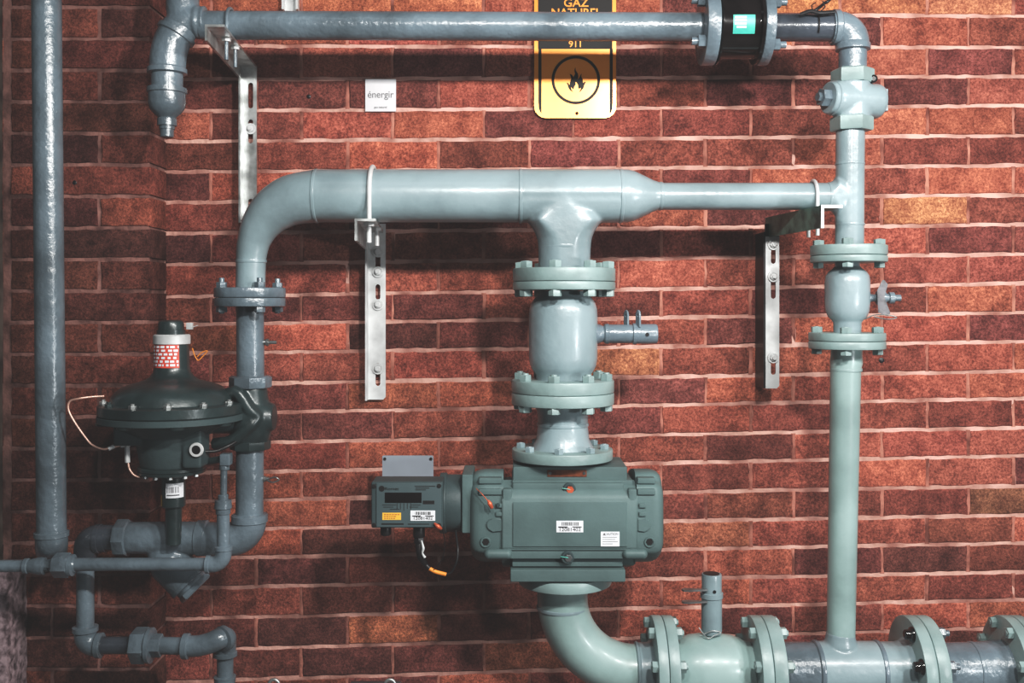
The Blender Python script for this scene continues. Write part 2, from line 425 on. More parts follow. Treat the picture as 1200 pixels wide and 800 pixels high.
# ---- right hand riser: pipe with a welded tee to the header
rp = thing('riser_pipe', 'short upright grey pipe at right with side branch into the header, below the plug valve', 'pipe', P(996,230))
bm = BM(); cyl(bm, P(996.5,150), P(995.5,290), 16.4*s, 48)
lathe(bm, P(996,230), -X, [(0,15.6*s),(17*s,22*s),(19*s,19*s),(23*s,16.8*s),(28*s,15.9*s)], 48)
for v in bm.verts:
    pass
o = obj('tee', bm, paint, rp)
for v in o.data.vertices:
    if v.co.x < -.005 and abs(v.co.y) > 16*s: v.co.y = math.copysign(16*s, v.co.y)
blend(o, .0022, 8)
for py in (192, 263):
    bm = BM(); weld(bm, P(996,py), Z, 16.2*s, .0022, .0014); obj('weld_bead', bm, paint, rp)
bm = BM(); weld(bm, P(970.5,230), X, 15.6*s, .0025, .0016); obj('weld_bead', bm, paint, rp)
c = P(994.5,299.5)
f = flange(rp, c, Z, 43.5*s, 0, 12*s, 17*s)
bolts(f, c, Z, 34*s, 4, math.radians(-20), 6.6*s, -8*s, 12*s, ref=(X, F), tip=.001)

# ---- small ball valve on the right
sv = thing('ball_valve', 'small rounded grey valve with wing handle stub, on right-hand riser', 'valve', P(993,347))
bm = BM(); lathe(bm, P(993,306), -Z, [(t*s, r*s) for t, r in ((0,14),(6,14),(9,17),(12,21.5),(17,24.6),(24,25.6),(48,25.6),(58,24.6),(65,22),(69,18),(72,16),(85,15.5))], 56)
obj('valve_body', bm, paint, sv)
flange(sv, c, -Z, 43.5*s, .0005, 8*s, 17*s)
c2 = P(992.5,399)
f = flange(sv, c2, Z, 43.5*s, 0, 9.5*s, 17*s)
bm = BM(); lathe(bm, P(1015,349), X, [(0,6*s),(8*s,4.5*s),(12*s,4.5*s),(12.5*s,8*s),(22*s,8*s),(22.5*s,5*s),(26*s,5*s),(26.5*s,7*s),(32*s,7*s),(32.5*s,4*s),(40*s,4*s)], 20); st = obj('stem', bm, paintb, sv)
bm = BM(); prism(bm, [P(1029,366,.27), P(1038,370,.28), P(1041,367,.28), P(1034,348,.27), P(1038,333,.27), P(1034,328,.27), P(1028,340,.27)], X+F*.3, .004); obj('wing_handle', bm, mat('worn grey handle', (92,92,96), .45, .2, .3, 40, .1), sv)
bm = BM(); tube(bm, [P(1013,374,.27), P(1025,369,.28), P(1040,369,.29), P(1051,372,.29), P(1040,374,.29), P(1024,371,.28)], .0012, 8, smooth=6); obj('tag_wire', bm, steel, sv)

# ---- long riser going down to the bottom main
lr = thing('riser_pipe', 'long straight pale upright grey pipe at right, rising from the bottom main', 'pipe', P(988,600))
bm = BM(); tube(bm, [P(992.3,399), P(992,415), P(991.8,424), P(991,432), P(985.5,745), P(985,775)], [v*s for v in (17.8,17.8,18.6,17.4,16.2,16.2)], 48); obj('pipe', bm, mat('pale green lit pipe paint', (148,170,168), .34, 0, .12, 7, .12, 55, .5, coat=.15), lr)
bm = BM(); weld(bm, P(991.6,433), Z, 17.4*s); obj('weld_bead', bm, paintl, lr)
f = flange(lr, c2, -Z, 43.5*s, .0005, 9.5*s, 17*s)
bolts(f, c2, Z, 34*s, 4, math.radians(-20), 6.6*s, -9.5*s, 9.5*s, ref=(X, F), tip=.001)

# ---- bottom main: elbow, valve, tee, pipe
CY = 784
el = thing('elbow_pipe', 'wide pale grey elbow curving from under the meter to the right', 'pipe', P(690,760))
bm = BM(); pts = [P(659,680), P(659,700)] + arc(P(745,699), -X, -Z, 86*s, 0, pi/2, 20)[1:] + [P(757,785)]
tube(bm, pts, 29.5*s, 64); obj('elbow', bm, paintlit, el)  # elbow colour lightened to stand in for the bright light on it
bm = BM(); lathe(bm, P(745,785), X, [(-1*s,29.5*s),(0,32*s),(2*s,32.6*s),(4*s,31*s),(14*s,31.5*s),(22*s,35*s)], 60); obj('weld_neck', bm, paint, el)
bm = BM(); weld(bm, P(659,711), Z, 29.5*s); obj('weld_bead', bm, paint, el)
f = flange(el, P(662,669.5), -Z, 54.5*s, 0*s, 12.5*s, 29*s, paintl)
def vfl(parent, x0, x1, m=paintl): return flange(parent, P(x0, CY), X, 61*s, 0, (x1-x0)*s, 30*s, m)
def vbolts(f, x0, x1, m=None): bolts(f, P(x0, CY), X, 53*s, 8, pi/8, 6.8*s, 0, (x1-x0)*s, ref=(Z, F), tip=.004, m=m)
f = vfl(el, 764, 776)
va = thing('ball_valve', 'large grey valve on the bottom main with upright stem', 'valve', P(827,CY))
bm = BM(); lathe(bm, P(787,CY), X, [(t*s, r*s) for t, r in ((0,31),(5,32),(12,36),(22,39.5),(34,41),(55,41),(70,39),(80,36),(87,32),(94,31))], 64); obj('valve_body', bm, paintlit, va)  # valve body takes the same light-brightened colour
f = vfl(va, 776.4, 789); vbolts(f, 764, 789); f.name = 'flange'
vfl(va, 880, 893)
bm = BM(); lathe(bm, P(834,752), Z, [(t*s, r*s) for t, r in ((-8,16),(0,13),(3,8),(9,7.5),(10,11),(14,12),(52,12),(52.5,13.2),(58,13.2),(58.5,11.6),(79,11.6),(80,11.2),(80.2,8),(78,7.6))], 40); st = obj('stem', bm, paint, va)
bm = BM(); cyl(bm, P(835,690)+F*11.4*s, P(835,690)+F*12.4*s, 1.9*s, 12); obj('pin_hole', bm, black, st)
bm = BM(); cyl(bm, P(833.6,672.1), P(833.6,671.4), 9.5*s, 24); obj('cap', bm, black, st)
for py in (692, 706):
    bm = BM(); lp = [(0,-1.2),(-22,-5),(-28,-4),(-30,0),(-28,4),(-22,5),(0,1.2)]
    prism(bm, [P(829,py,.27) + X*x*s + F*y*s for x, y in lp], Z, .0035); obj('locking_lug', bm, steel, st)
bm = BM(); tube(bm, [P(819,735,.27), P(824,742,.275), P(830,748,.275), P(838,744,.275), P(845,741,.27), P(835,739,.275), P(824,743,.27)], .0012, 8, smooth=6); obj('tag_wire', bm, galv, va)
ma = thing('main_pipe', 'glossy grey bottom main pipe with welded tee to the long riser', 'pipe', P(990,CY))
f = vfl(ma, 893.4, 909); vbolts(f, 880, 909)
bm = BM(); lathe(bm, P(907,CY), X, [(0,36*s),(5*s,33*s),(11*s,31*s),(52*s,31*s)], 64); obj('pipe', bm, paintb, ma)
bm = BM(); cyl(bm, P(957,CY), P(1030,CY), 32*s, 64)
lathe(bm, P(985,CY), Z, [(0,16*s),(30*s,19.5*s),(34*s,18*s),(38*s,17*s),(44*s,16.2*s)], 48)
o = obj('tee', bm, paint, ma)
for v in o.data.vertices:
    if v.co.z > .02 and abs(v.co.y) > 32*s: v.co.y *= .9
blend(o, .0026, 8)
bm = BM(); lathe(bm, P(1029,CY), X, [(0,31*s),(22*s,31.5*s),(29*s,33*s),(34*s,37*s)], 64); obj('weld_neck', bm, paint, ma)
for px in (957, 1029):
    bm = BM(); weld(bm, P(px,CY), X, 32*s, .004, .0025); obj('weld_bead', bm, paintb, ma)
f = vfl(ma, 1062, 1076)
for th in (-22.5, 22.5, 67.5):   # dark missing-bolt caps on the left face, as in the photo
    a = math.radians(th); bm = BM(); pc = P(1062, CY) + (Z*math.sin(a) + F*math.cos(a))*51*s
    lathe(bm, pc, -X, [(-2*s,9*s),(1*s,9*s),(3*s,8*s),(4*s,6*s),(9*s,5.5*s),(10*s,4*s)], 24); obj('bolt_cap', bm, gloss, f)
mb = thing('main_pipe', 'glossy grey pipe at the bottom right corner between two flanges', 'pipe', P(1130,CY))
f = vfl(mb, 1076.4, 1091); 
for th in (22.5, 67.5):
    a = math.radians(th); bm = BM(); pc = P(1091, CY) + (Z*math.sin(a) + F*math.cos(a))*53*s
    hexa(bm, pc, X, 6.6*s, 7*s); cyl(bm, pc, pc+X*12*s, 3.5*s, 14); obj('bolt', bm, paintb, f)
bm = BM(); lathe(bm, P(1090,CY), X, [(0,35*s),(4*s,32*s),(8*s,30.5*s),(52*s,30.5*s),(70*s,32*s),(88*s,34*s)], 64); obj('pipe', bm, paintb, mb)
for px in (1098, 1141):
    bm = BM(); weld(bm, P(px,CY), X, 30.5*s, .004, .0022); obj('weld_bead', bm, paintb, mb)
f = vfl(mb, 1176, 1189)
mc = thing('main_pipe', 'grey flange cut off by the right edge of the photo, bottom corner', 'pipe', P(1210,CY))
f = vfl(mc, 1189.4, 1202); vbolts(f, 1176, 1202)
bm = BM(); cyl(bm, P(1202,CY), P(1300,CY), 31*s, 48); obj('pipe', bm, paintb, mc)

# ---- plug valve top right
pv = thing('plug_valve', 'grey plug valve with sideways barrel and hex nut, upper right', 'valve', P(997,117))
bm = BM(); 
hexa(bm, P(999,98), Z, 24.5*s, 17*s, .2)
obj('hex_end', bm, paintl, pv)
bm = BM(); hexa(bm, P(998,153.5), Z, 24.5*s, 17*s, .2)
obj('hex_end', bm, paintl, pv)
ax = Vector((1,.28,-.02)).normalized()
bm = BM(); c = P(1002,117,.25)
lathe(bm, c, ax, [(-30*s,19.5*s),(-26*s,20.5*s),(28*s,20.5*s),(32*s,19*s),(34*s,14*s)], 56)
cyl(bm, P(998,97), P(998,139), 21*s, 48)
blend(obj('valve_body', bm, paint, pv), .002, 5)
bm = BM(); lathe(bm, c - ax*36*s, ax, [(0,17.5*s),(1*s,18.6*s),(5*s,18.6*s),(6*s,20*s),(10*s,20*s)], 48); cp = obj('end_cap', bm, paint, pv)
bm = BM(); hexa(bm, c - ax*46*s, ax, 10.8*s, 11*s, .3); hexa(bm, c - ax*50*s, ax, 5.5*s, 5*s, .1); obj('hex_nut', bm, paintb, pv)
bm = BM(); box(bm, *( (c+ax*33*s).x, (c+ax*40*s).x, c.y-.002, c.y+.05, c.z-13*s, c.z+13*s), .002); obj('square_head', bm, paint, pv)
bm = BM(); lathe(bm, P(1024,92,.27), F, [(-8*s,4*s),(0,4.6*s),(1*s,3.2*s),(0,2.6*s)], 20); obj('plug', bm, black, pv)

# ---- top right elbow run
te = thing('elbow_pipe', 'glossy grey pipe elbow dropping into the plug valve, top right', 'pipe', P(960,32))
bm = BM(); cyl(bm, P(898,32), P(980,32), 16.3*s, 44); obj('pipe', bm, paintd, te)
bm = BM(); pts = [P(974,32), P(980,32)] + arc(P(980,51.5), X, Z, 19.5*s, pi/2, 0, 12)[1:] + [P(999.5,57)]
tube(bm, pts, 18.6*s, 48)
lathe(bm, P(975,32), X, [(0,18*s),(1*s,20.5*s),(7*s,20.5*s),(9*s,18.6*s)], 48)
lathe(bm, P(999.5,59.5), Z, [(0,18*s),(1*s,20*s),(7*s,20*s),(9*s,18.6*s)], 48); obj('elbow', bm, paintb, te)
bm = BM(); cyl(bm, P(999.5,57), P(999,84), 16*s, 40); obj('nipple', bm, paintb, te)
cr = P(888,32); f = flange(te, cr, X, 44*s, 0, 12*s, 17*s, paintb)
for th in (-50, 40):
    a = math.radians(th); bm = BM(); pc = cr + (Z*math.sin(a) + F*math.cos(a))*34*s
    hexa(bm, pc+X*12*s, X, 7*s, 8*s); cyl(bm, pc, pc+X*27*s, 4*s, 14); obj('bolt', bm, paintb, f)
# flange spacer
fs = thing('pipe_spacer', 'glossy black round spacer with green sticker, between flanges on the top pipe', 'spacer', P(862,32))
bm = BM(); lathe(bm, P(838.4,32), X, [(0,38*s),(1*s,43*s),(2.5*s,43*s),(3.5*s,37*s),(45*s,37*s),(46*s,43*s),(49*s,43*s),(49.2*s,38*s)], 64); obj('barrel', bm, gloss, fs)
def wrap(bm, c, a0, a1, x0, x1, r, th=.0005, n=10):
    """patch lying on a horizontal (X axis) barrel"""
    A = []; B = []
    for i in range(n+1):
        a = math.radians(a0+(a1-a0)*i/n); q = c + (F*math.cos(a) + Z*math.sin(a))*r
        A.append(q + X*x0); B.append(q + X*x1)
    va_ = [bm.verts.new(p) for p in A]; vb = [bm.verts.new(p) for p in B]
    for i in range(n): bm.faces.new((va_[i], vb[i], vb[i+1], va_[i+1]))
bm = BM(); wrap(bm, P(838.4,32), -26, 7, 13*s, 38*s, 37.4*s); sk = obj('sticker', bm, teal, fs)
bm = BM()
for k in range(4): wrap(bm, P(838.4,32), -16+k*5.5, -12.5+k*5.5, (15 if k else 17)*s, 28*s, 37.7*s)
obj('lettering', bm, white, sk)
# cable
cb = BM(); tube(cb, [P(985,-30,.2), P(973,-2,.27), P(966,4,.275), P(957,11,.29), P(950,15,.285)], .0032, 12, smooth=8)
cb2 = obj('cable', cb, black, None, P(985,-30,.2)); tag(cb2, 'short black cable tied to the top pipe beside the upper right elbow', 'cable')
bm = BM(); tube(bm, [P(938,17,.285), P(950,13,.29), P(960,15,.29), P(978,14,.285)], .0042, 10, smooth=6)
tube(bm, arc(P(955,32), F, Z, 17.6*s, -.6, pi*.75, 20), .0016, 8)
tube(bm, [P(953,16,.286), P(951,6,.29), P(956,3,.295)], .0012, 6); tube(bm, [P(960,15,.286), P(967,8,.292), P(964,1,.295)], .0012, 6)
obj('cable_tie', bm, black, cb2)

# ---- top pipe with left hand elbow and drip leg
tp = thing('top_pipe', 'long grey pipe along the top of the wall with elbow and drip leg at left', 'pipe', P(500,30))
bm = BM(); cyl(bm, P(236,29.5), P(826,31.5), 16.6*s, 48); obj('pipe', bm, paintb, tp)
bm = BM()
lathe(bm, P(229,26), X, [(0,18.5*s),(2*s,19.5*s),(5*s,19.5*s),(6*s,18*s),(10*s,18*s),(11*s,19*s),(13*s,18*s)], 40)
tube(bm, [P(232,27), P(222,24), P(215,16), P(214,-6), P(214,-30)], [18*s,18.5*s,19*s,19*s,19*s], 40, smooth=5)
tube(bm, [P(226,20), P(216,28), P(207,38), P(201,50)], [19*s,20*s,20*s,19.5*s], 40, smooth=5)
blend(obj('tee', bm, paintb, tp), .0022, 5)
bm = BM(); tube(bm, [P(210,34,.262), P(202,48,.268), P(197.5,64,.27), P(196,84,.27)], 20.6*s, 48, smooth=7)
dr = (P(202,47,.268)-P(212,31,.262)).normalized()
lathe(bm, P(208,37,.263), dr, [(0,20*s),(1*s,23*s),(6*s,23*s),(8*s,20.5*s)], 48)
lathe(bm, P(195.8,87,.27), Z, [(0,20*s),(1*s,22.6*s),(6*s,22.6*s),(8*s,20.5*s)], 48); obj('elbow', bm, paintb, tp)
bm = BM(); cyl(bm, P(195.8,86,.27), P(195.8,108,.27), 18*s, 40); obj('nipple', bm, paintb, tp)
bm = BM(); lathe(bm, P(195.6,103,.27), -Z, [(t*s, r*s) for t, r in ((0,19),(.5,22.5),(6,22.5),(7,21),(18,21),(24,19.5),(29,16),(33,11.5),(35,10),(36,11),(44,11),(44.5,8.8),(48,8.8),(48.3,7.8),(57,7.4),(57.5,6.5))], 48); obj('reducer_plug', bm, paintb, tp)
cl = P(822,32); f = flange(tp, cl, X, 44*s, 0, 15.5*s, 17*s, paintb)
for th in (-42, 48):
    a = math.radians(th); bm = BM(); pc = cl + (Z*math.sin(a) + F*math.cos(a))*34*s
    hexa(bm, pc, -X, 7.5*s, 9*s); cyl(bm, pc, pc-X*16*s, 4.5*s, 14); obj('bolt', bm, paintb, f)

# ---- far left tall pipe
tl = thing('tall_pipe', 'tall glossy upright grey pipe along the left edge', 'pipe', P(58,400,.3))
bm = BM(); tube(bm, [P(54,-60,.3), P(60.5,628,.3)], 16.6*S(.3), 48); obj('pipe', bm, paintb, tl)
bm = BM(); q = S(.3)
tube(bm, [P(60.4,622,.3), P(60.5,630,.3), P(60.5,637,.29), P(60.5,642,.26), P(60.5,643,.2)], [18*q]*5, 40, smooth=5)
lathe(bm, P(60.4,629,.3), Z, [(0,18*q),(1*q,19.5*q),(6*q,19.5*q),(7*q,17*q)], 40); obj('elbow', bm, paintb, tl)

# ---- regulator feed pipe: flange to body, body to elbow
dp = thing('feed_pipe', 'upright grey pipe dropping from the left flange into the regulator', 'pipe', P(293,400))
bm = BM(); cyl(bm, P(293,349), P(293.6,448), 16*s, 44); obj('pipe', bm, paintb, dp)
f = flange(dp, P(293,348.5), -Z, 41*s, .0005, 10.5*s, 17*s, paintb)
bm = BM(); lathe(bm, P(306,401), X, [(0,4*s),(5*s,3*s),(6*s,4.2*s),(9*s,4.2*s),(9.5*s,2*s),(18*s,2*s)], 14); obj('bleed_screw', bm, steel, dp)
up = thing('outlet_pipe', 'upright grey pipe below the regulator ending in a rounded elbow', 'pipe', P(293,600))
bm = BM(); cyl(bm, P(293,518), P(292.5,608), 16*s, 44); obj('pipe', bm, paintb, up)
bm = BM(); pts = [P(292.5,602), P(292.5,609)] + arc(P(270,609), X, -Z, 22.5*s, 0, pi/2, 14)[1:] + [P(238,631.5)]
tube(bm, pts, 19.5*s, 48); lathe(bm, P(292.5,612), Z, [(0,19.5*s),(1*s,21*s),(9*s,21*s),(10.5*s,17*s)], 48); obj('elbow', bm, paintb, up)
bm = BM(); lathe(bm, P(306,561), X, [(0,3.5*s),(5*s,3.5*s),(6*s,2.5*s),(9*s,2.5*s)], 14); tube(bm, [P(315,561,.26), P(322,559,.27), P(327,562,.27), P(320,565,.27), P(314,563,.26)], .0016, 8, smooth=4); obj('bleed_screw', bm, steel, up)

# ---- pressure regulator
rg = thing('pressure_regulator', 'dark green gas regulator with wide round diaphragm casing and red-labelled tower', 'regulator', P(201,500,.3))
q = S(.3); cxr = 201.5
bm = BM(); lathe(bm, P(cxr,430,.3), -Z, [(t*q, r*q) for t, r in ((-38,18.5),(0,20),(6,21.5),(11,25),(14.5,30),(17,38),(19.5,47),(23,56),(28,63),(34,67.5),(40,69),(41,69.5),(42,80),(43,82),(53,82),(54,81))], 72); obj('upper_casing', bm, reg, rg)
bm = BM(); lathe(bm, P(cxr,484.6,.3), -Z, [(t*q, r*q) for t, r in ((0,81),(.5,82.5),(7,82.5),(8,80),(8.5,70),(12,64),(18,52),(22,46),(24,44))], 72); lc = obj('lower_casing', bm, mtrd, rg)
for k in range(12):
    a = math.radians(15+30*k); bm = BM(); pc = P(cxr,472,.3) + (X*math.sin(a)+F*math.cos(a))*75*q
    hexa(bm, pc, Z, 4.5*q, 4*q); cyl(bm, pc, pc+Z*6*q, 2.2*q, 10); obj('bolt', bm, galv if k in (0,1,2,3,9,11) else reg, rg)
for k in range(8):
    a = math.radians(-158+45*k); bm = BM(); pc = P(cxr,492,.3) + (X*math.sin(a)+F*math.cos(a))*74*q
    lathe(bm, pc, -Z, [(0,10*q),(3*q,9*q),(4*q,6*q)], 16); obj('boss', bm, reg, rg)
bm = BM(); lathe(bm, P(cxr,403,.3), Z, [(0,21*q),(.5*q,21.5*q),(10*q,21.5*q),(11.5*q,20*q)], 12); obj('lock_ring', bm, galvw, rg)
bm = BM(); lathe(bm, P(cxr-1,391.5,.3), Z, [(t*q, r*q) for t, r in ((0,16.5),(5,16.5),(5.4,14.8),(12,14.8),(15,13.5),(16.5,10))], 12); obj('cap', bm, reg, rg)
def vwrap(bm, c, a0, a1, z0, z1, r, n=12, r2=None):
    r2 = r2 or r; A = []; B = []
    for i in range(n+1):
        a = math.radians(a0+(a1-a0)*i/n); d_ = X*math.sin(a)+F*math.cos(a)
        A.append(bm.verts.new(c + d_*r + Z*z0)); B.append(bm.verts.new(c + d_*r2 + Z*z1))
    for i in range(n): bm.faces.new((A[i], A[i+1], B[i+1], B[i]))
bm = BM(); vwrap(bm, P(cxr,430,.3), -62, 42, 0, 27*q, 20.4*q, r2=19.4*q); sk = obj('warning_sticker', bm, red, rg)
bm = BM(); random.seed(3)
for r_ in range(6):
    a = -58
    while a < 36:
        w = random.uniform(5,16); vwrap(bm, P(cxr,430,.3), a, min(a+w, 39), (2+r_*4.2)*q, (4.6+r_*4.2)*q, 20.7*q, 4, r2=20.5*q); a += w+random.uniform(3,9)
obj('lettering', bm, white, sk)
# body under the casing
bm = BM(); lathe(bm, P(cxr,500,.3), -Z, [(0,42*q),(14*q,41*q),(30*q,38*q),(46*q,35*q)], 48)
a_ = P(145,493,.3); b_ = P(190,518,.3); box(bm, a_.x, b_.x, -.36, -.27, b_.z, a_.z, .006)
a_ = P(219,492,.33); b_ = P(241,546,.33); box(bm, a_.x, b_.x, -.362, -.3, b_.z, a_.z, .004)
cyl(bm, P(225,486,.28), P(292,486,.25), 22*q, 40)
blend(obj('lower_body', bm, mtrd, rg), .0026, 6)
bm = BM(); lathe(bm, P(cxr,545,.3), -Z, [(0,37*q),(1*q,38.5*q),(4*q,38.5*q),(4.5*q,37*q),(5*q,38.5*q),(8*q,38*q),(9*q,34*q),(13*q,18*q),(14*q,14*q)], 56); bp_ = obj('bottom_plate', bm, reg, rg)
for k in range(6):
    a = math.radians(-75+30*k); bm = BM(); hexa(bm, P(cxr,553,.3)+(X*math.sin(a)+F*math.cos(a))*32*q, -Z, 3*q, 4*q); obj('screw', bm, galv, bp_)
q3 = S(.36)
bm = BM(); lathe(bm, P(230,527,.366), F, [(-1*q3,8.6*q3),(0,8.6*q3),(1.5*q3,7.8*q3),(1.5*q3,5.4*q3),(-1*q3,5*q3)], 24); obj('port_ring', bm, galvw, rg)
bm = BM(); lathe(bm, P(230,527,.3655), F, [(0,5.8*q3),(.0012,5.4*q3)], 24); obj('port_hole', bm, black, rg)
bm = BM(); lathe(bm, P(203.5,557,.3), -Z, [(t*q, r*q) for t, r in ((0,14),(35,13.4),(36.5,12),(37,9.6),(80,8.4),(81.5,6.5))], 36); stt = obj('relief_tube', bm, reg, rg)
bm = BM(); vwrap(bm, P(203.5,581,.3), -20, 70, 0, 17*q, 14.1*q); lb = obj('serial_sticker', bm, white, stt)
bm = BM()
for k in range(9): vwrap(bm, P(203.5,581,.3), -14+k*6.5, -14+k*6.5+random.uniform(1.5,4.5), 6*q, 13*q, 14.3*q, 2)
vwrap(bm, P(203.5,581,.3), -14, 45, 2.5*q, 4*q, 14.3*q, 6); obj('barcode', bm, greyink, lb)
bm = BM(); vwrap(bm, P(203.5,591.5,.3), -75, -50, 0, 13*q, 14*q, 4); obj('paper_tag', bm, yellow, stt)
# valve body on the pipe
bm = BM(); lathe(bm, P(293.5,453), -Z, [(t*s, r*s) for t, r in ((0,19),(10,20),(22,22),(28,26),(40,27),(48,25),(58,23),(64,21))], 48)
tube(bm, [P(250,478,.27), P(275,458,.29), P(292,480,.29), P(303,488,.28)], 7*s, 16, smooth=4)
tube(bm, [P(303,488,.28), P(292,500,.29), P(272,516,.29), P(250,520,.28)], 7*s, 16, smooth=4)
lathe(bm, P(284,488.5), X, [(0,24*s),(6*s,27*s),(16*s,27*s),(28*s,20*s),(38*s,15*s)], 40)
blend(obj('valve_body', bm, reg, rg), .0024, 5)
bm = BM(); hexa(bm, P(293.5,454), Z, 24.5*s, 14*s, .2, 8); obj('collar', bm, paintb, rg)
bm = BM(); hexa(bm, P(293.3,526), Z, 23.5*s, 11*s, .2, 8); obj('collar', bm, reg, rg)
# copper sensing lines, seal wire
bm = BM(); tube(bm, [P(122,464,.33), P(106,465,.34), P(92,467,.35), P(82,470,.35), P(80,479,.35), P(86,492,.35), P(99,511,.35), P(108,521,.35), P(120,526,.35), P(128,525,.35), P(142,521.5,.34)], .0021, 12, smooth=8)
sl = obj('sensing_line', bm, copper, rg)
bm = BM(); cyl(bm, P(127,526,.35), P(134,522.5,.345), .0042, 12); cyl(bm, P(142,522,.34), P(152,521,.34), .0045, 6); cyl(bm, P(149,522,.34), P(149.5,542,.34), .0052, 8, .001); obj('fitting', bm, galvw, sl)
bm = BM(); tube(bm, [P(150,542,.34), P(152,550,.34), P(158,557,.34), P(168,559,.33), P(186,555,.31)], .0021, 12, smooth=8); obj('sensing_line', bm, copper, rg)
bm = BM(); tube(bm, [P(240,529,.33), P(254,528,.32), P(268,522,.31), P(282,514,.29)], .0034, 12, smooth=8); obj('hose', bm, black, rg)
bm = BM(); tube(bm, [P(225.5,408,.31), P(228,416,.32), P(232,422,.32), P(237,418,.32), P(243,411,.32), P(236,413,.32), P(231,418,.32)], .0011, 8, smooth=6); obj('seal_wire', bm, orange, rg)
bm = BM(); pbox(bm, 218, 225, 378, 386, .31, .3, .001); tube(bm, [P(224,384,.31), P(232,381,.31)], .0008, 6); obj('seal_tag', bm, galvw, rg)

# ---- strainer line
ys = thing('strainer', 'grey Y-shaped strainer with angled plug, lower left behind the thin pipe', 'strainer', P(190,630))
bm = BM(); CYS = 630
lathe(bm, P(150,CYS), X, [(0,18.5*s),(40*s,19*s),(94*s,19*s)], 48)
dd = (X - Z).normalized(); lathe(bm, P(180,640), dd, [(0,10*s),(10*s,17*s),(24*s,24*s),(58*s,24.5*s)], 48)
blend(obj('strainer_body', bm, paintb, ys), .0026, 4)
bm = BM(); hexa(bm, P(137,CYS), X, 22*s, 15*s, .0, 8); obj('collar', bm, paintb, ys)
bm = BM(); lathe(bm, P(231,CYS), X, [(0,19.5*s),(1*s,20.5*s),(11*s,20.5*s),(12*s,18*s)], 48); obj('collar', bm, paintb, ys)
e = P(180,640)+dd*56*s
bm = BM(); lathe(bm, e, dd, [(0,25*s),(4*s,25*s),(5*s,20*s),(9*s,20*s)], 40); hexa(bm, e+dd*9*s, dd, 22*s, 7*s, .4); obj('plug', bm, paintb, ys)
sn = thing('drain_pipe', 'thin grey pipe loop at bottom left with union and gooseneck end', 'pipe', P(100,700))
bm = BM(); cyl(bm, P(118,CYS), P(140,CYS), 15*s, 36); obj('nipple', bm, paintd, sn)
bm = BM(); tube(bm, [P(126,CYS+1), P(112,CYS+1), P(104,636), P(100.5,648), P(100,660)], [16*s,16*s,15.5*s,13.5*s,12*s], 40, smooth=6)
lathe(bm, P(112,CYS+1), X, [(0,15*s),(1*s,17*s),(6*s,17*s),(7*s,15*s)], 40); obj('elbow', bm, paintd, sn)
bm = BM(); cyl(bm, P(100,655), P(100,742), 10*s, 32); obj('pipe', bm, paintb, sn)
bm = BM(); tube(bm, [P(100,736), P(100,743)] + arc(P(113,743), -X, -Z, 13*s, 0, pi/2, 10)[1:] + [P(120,756)], 12.6*s, 36)
lathe(bm, P(100,740), Z, [(0,13*s),(1*s,14.6*s),(6*s,14.6*s),(7*s,11*s)], 36); lathe(bm, P(113,756), X, [(0,13*s),(1*s,14.6*s),(6*s,14.6*s),(7*s,11*s)], 36); obj('elbow', bm, paintb, sn)
bm = BM(); cyl(bm, P(118,756), P(160,756), 10*s, 32); obj('pipe', bm, paintd, sn)
bm = BM(); hexa(bm, P(156,756), X, 21*s, 17*s, .1); lathe(bm, P(173,756), X, [(0,19*s),(1*s,20.5*s),(5*s,20.5*s),(6*s,15*s)], 36); hexa(bm, P(178,756), X, 13.5*s, 12*s, .2); obj('union', bm, paintb, sn)
bm = BM(); cyl(bm, P(188,756), P(220,757), 10*s, 32); obj('pipe', bm, paintb, sn)
bm = BM(); tube(bm, [P(217,757), P(232,756.5), P(246,753,.252), P(257,748,.25), P(264,747,.235), P(264.5,753,.222), P(264,766,.22)], [12.2*s]*7, 36, smooth=6)
lathe(bm, P(214,757), X, [(0,13*s),(1*s,14.8*s),(7*s,14.8*s),(8*s,12*s)], 36)
lathe(bm, P(264,769,.22), Z, [(0,12*s),(1*s,14*s),(5*s,14*s),(6*s,12*s)], 36)
lathe(bm, P(262,748,.246), Vector((.5,.8,.1)), [(-3*s,13*s),(-2*s,15*s),(3*s,15*s),(4*s,13*s)], 36); obj('gooseneck', bm, paintb, sn)
bm = BM(); cyl(bm, P(264,766,.22), P(263.5,860,.22), 9.6*s, 30); lathe(bm, P(263.5,800,.22), Z, [(0,12*s),(8*s,13*s),(9*s,10*s)], 30); obj('pipe', bm, paintb, sn)
# ---- thin pressure line in front
D2 = .33; q = S(D2)
pl = thing('pressure_line', 'thin grey pipe in front, from the regulator base down and left through a hex union', 'pipe', P(160,661,D2))
bm = BM(); cyl(bm, P(240,541,.3), P(258,538,.32), 4.2*q, 20); obj('nipple', bm, reg, pl)
bm = BM(); pbox(bm, 257, 269, 532, 546, .34, .315, .003); cyl(bm, P(263,545,.328), P(263,550,.328), 6*q, 20); obj('elbow', bm, paintb, pl)
bm = BM(); cyl(bm, P(262.5,546,D2), P(262,585,D2), 3.9*q, 20); obj('pipe', bm, paintb, pl)
bm = BM(); lathe(bm, P(261.5,579,D2), -Z, [(t*q, r*q) for t, r in ((0,5),(1,6),(6,6),(7,9.5),(16,10),(17,8.5),(22,8.5),(23,8))], 28); obj('reducer', bm, paintb, pl)
bm = BM(); cyl(bm, P(261.5,600,D2), P(262,646,D2), 7.4*q, 28); obj('pipe', bm, paintb, pl)
bm = BM(); tube(bm, [P(262,640,D2), P(262,648,D2)] + arc(P(249,648,D2), X, -Z, 13*q, 0, pi/2, 10)[1:] + [P(243,661,D2)], 9.4*q, 32)
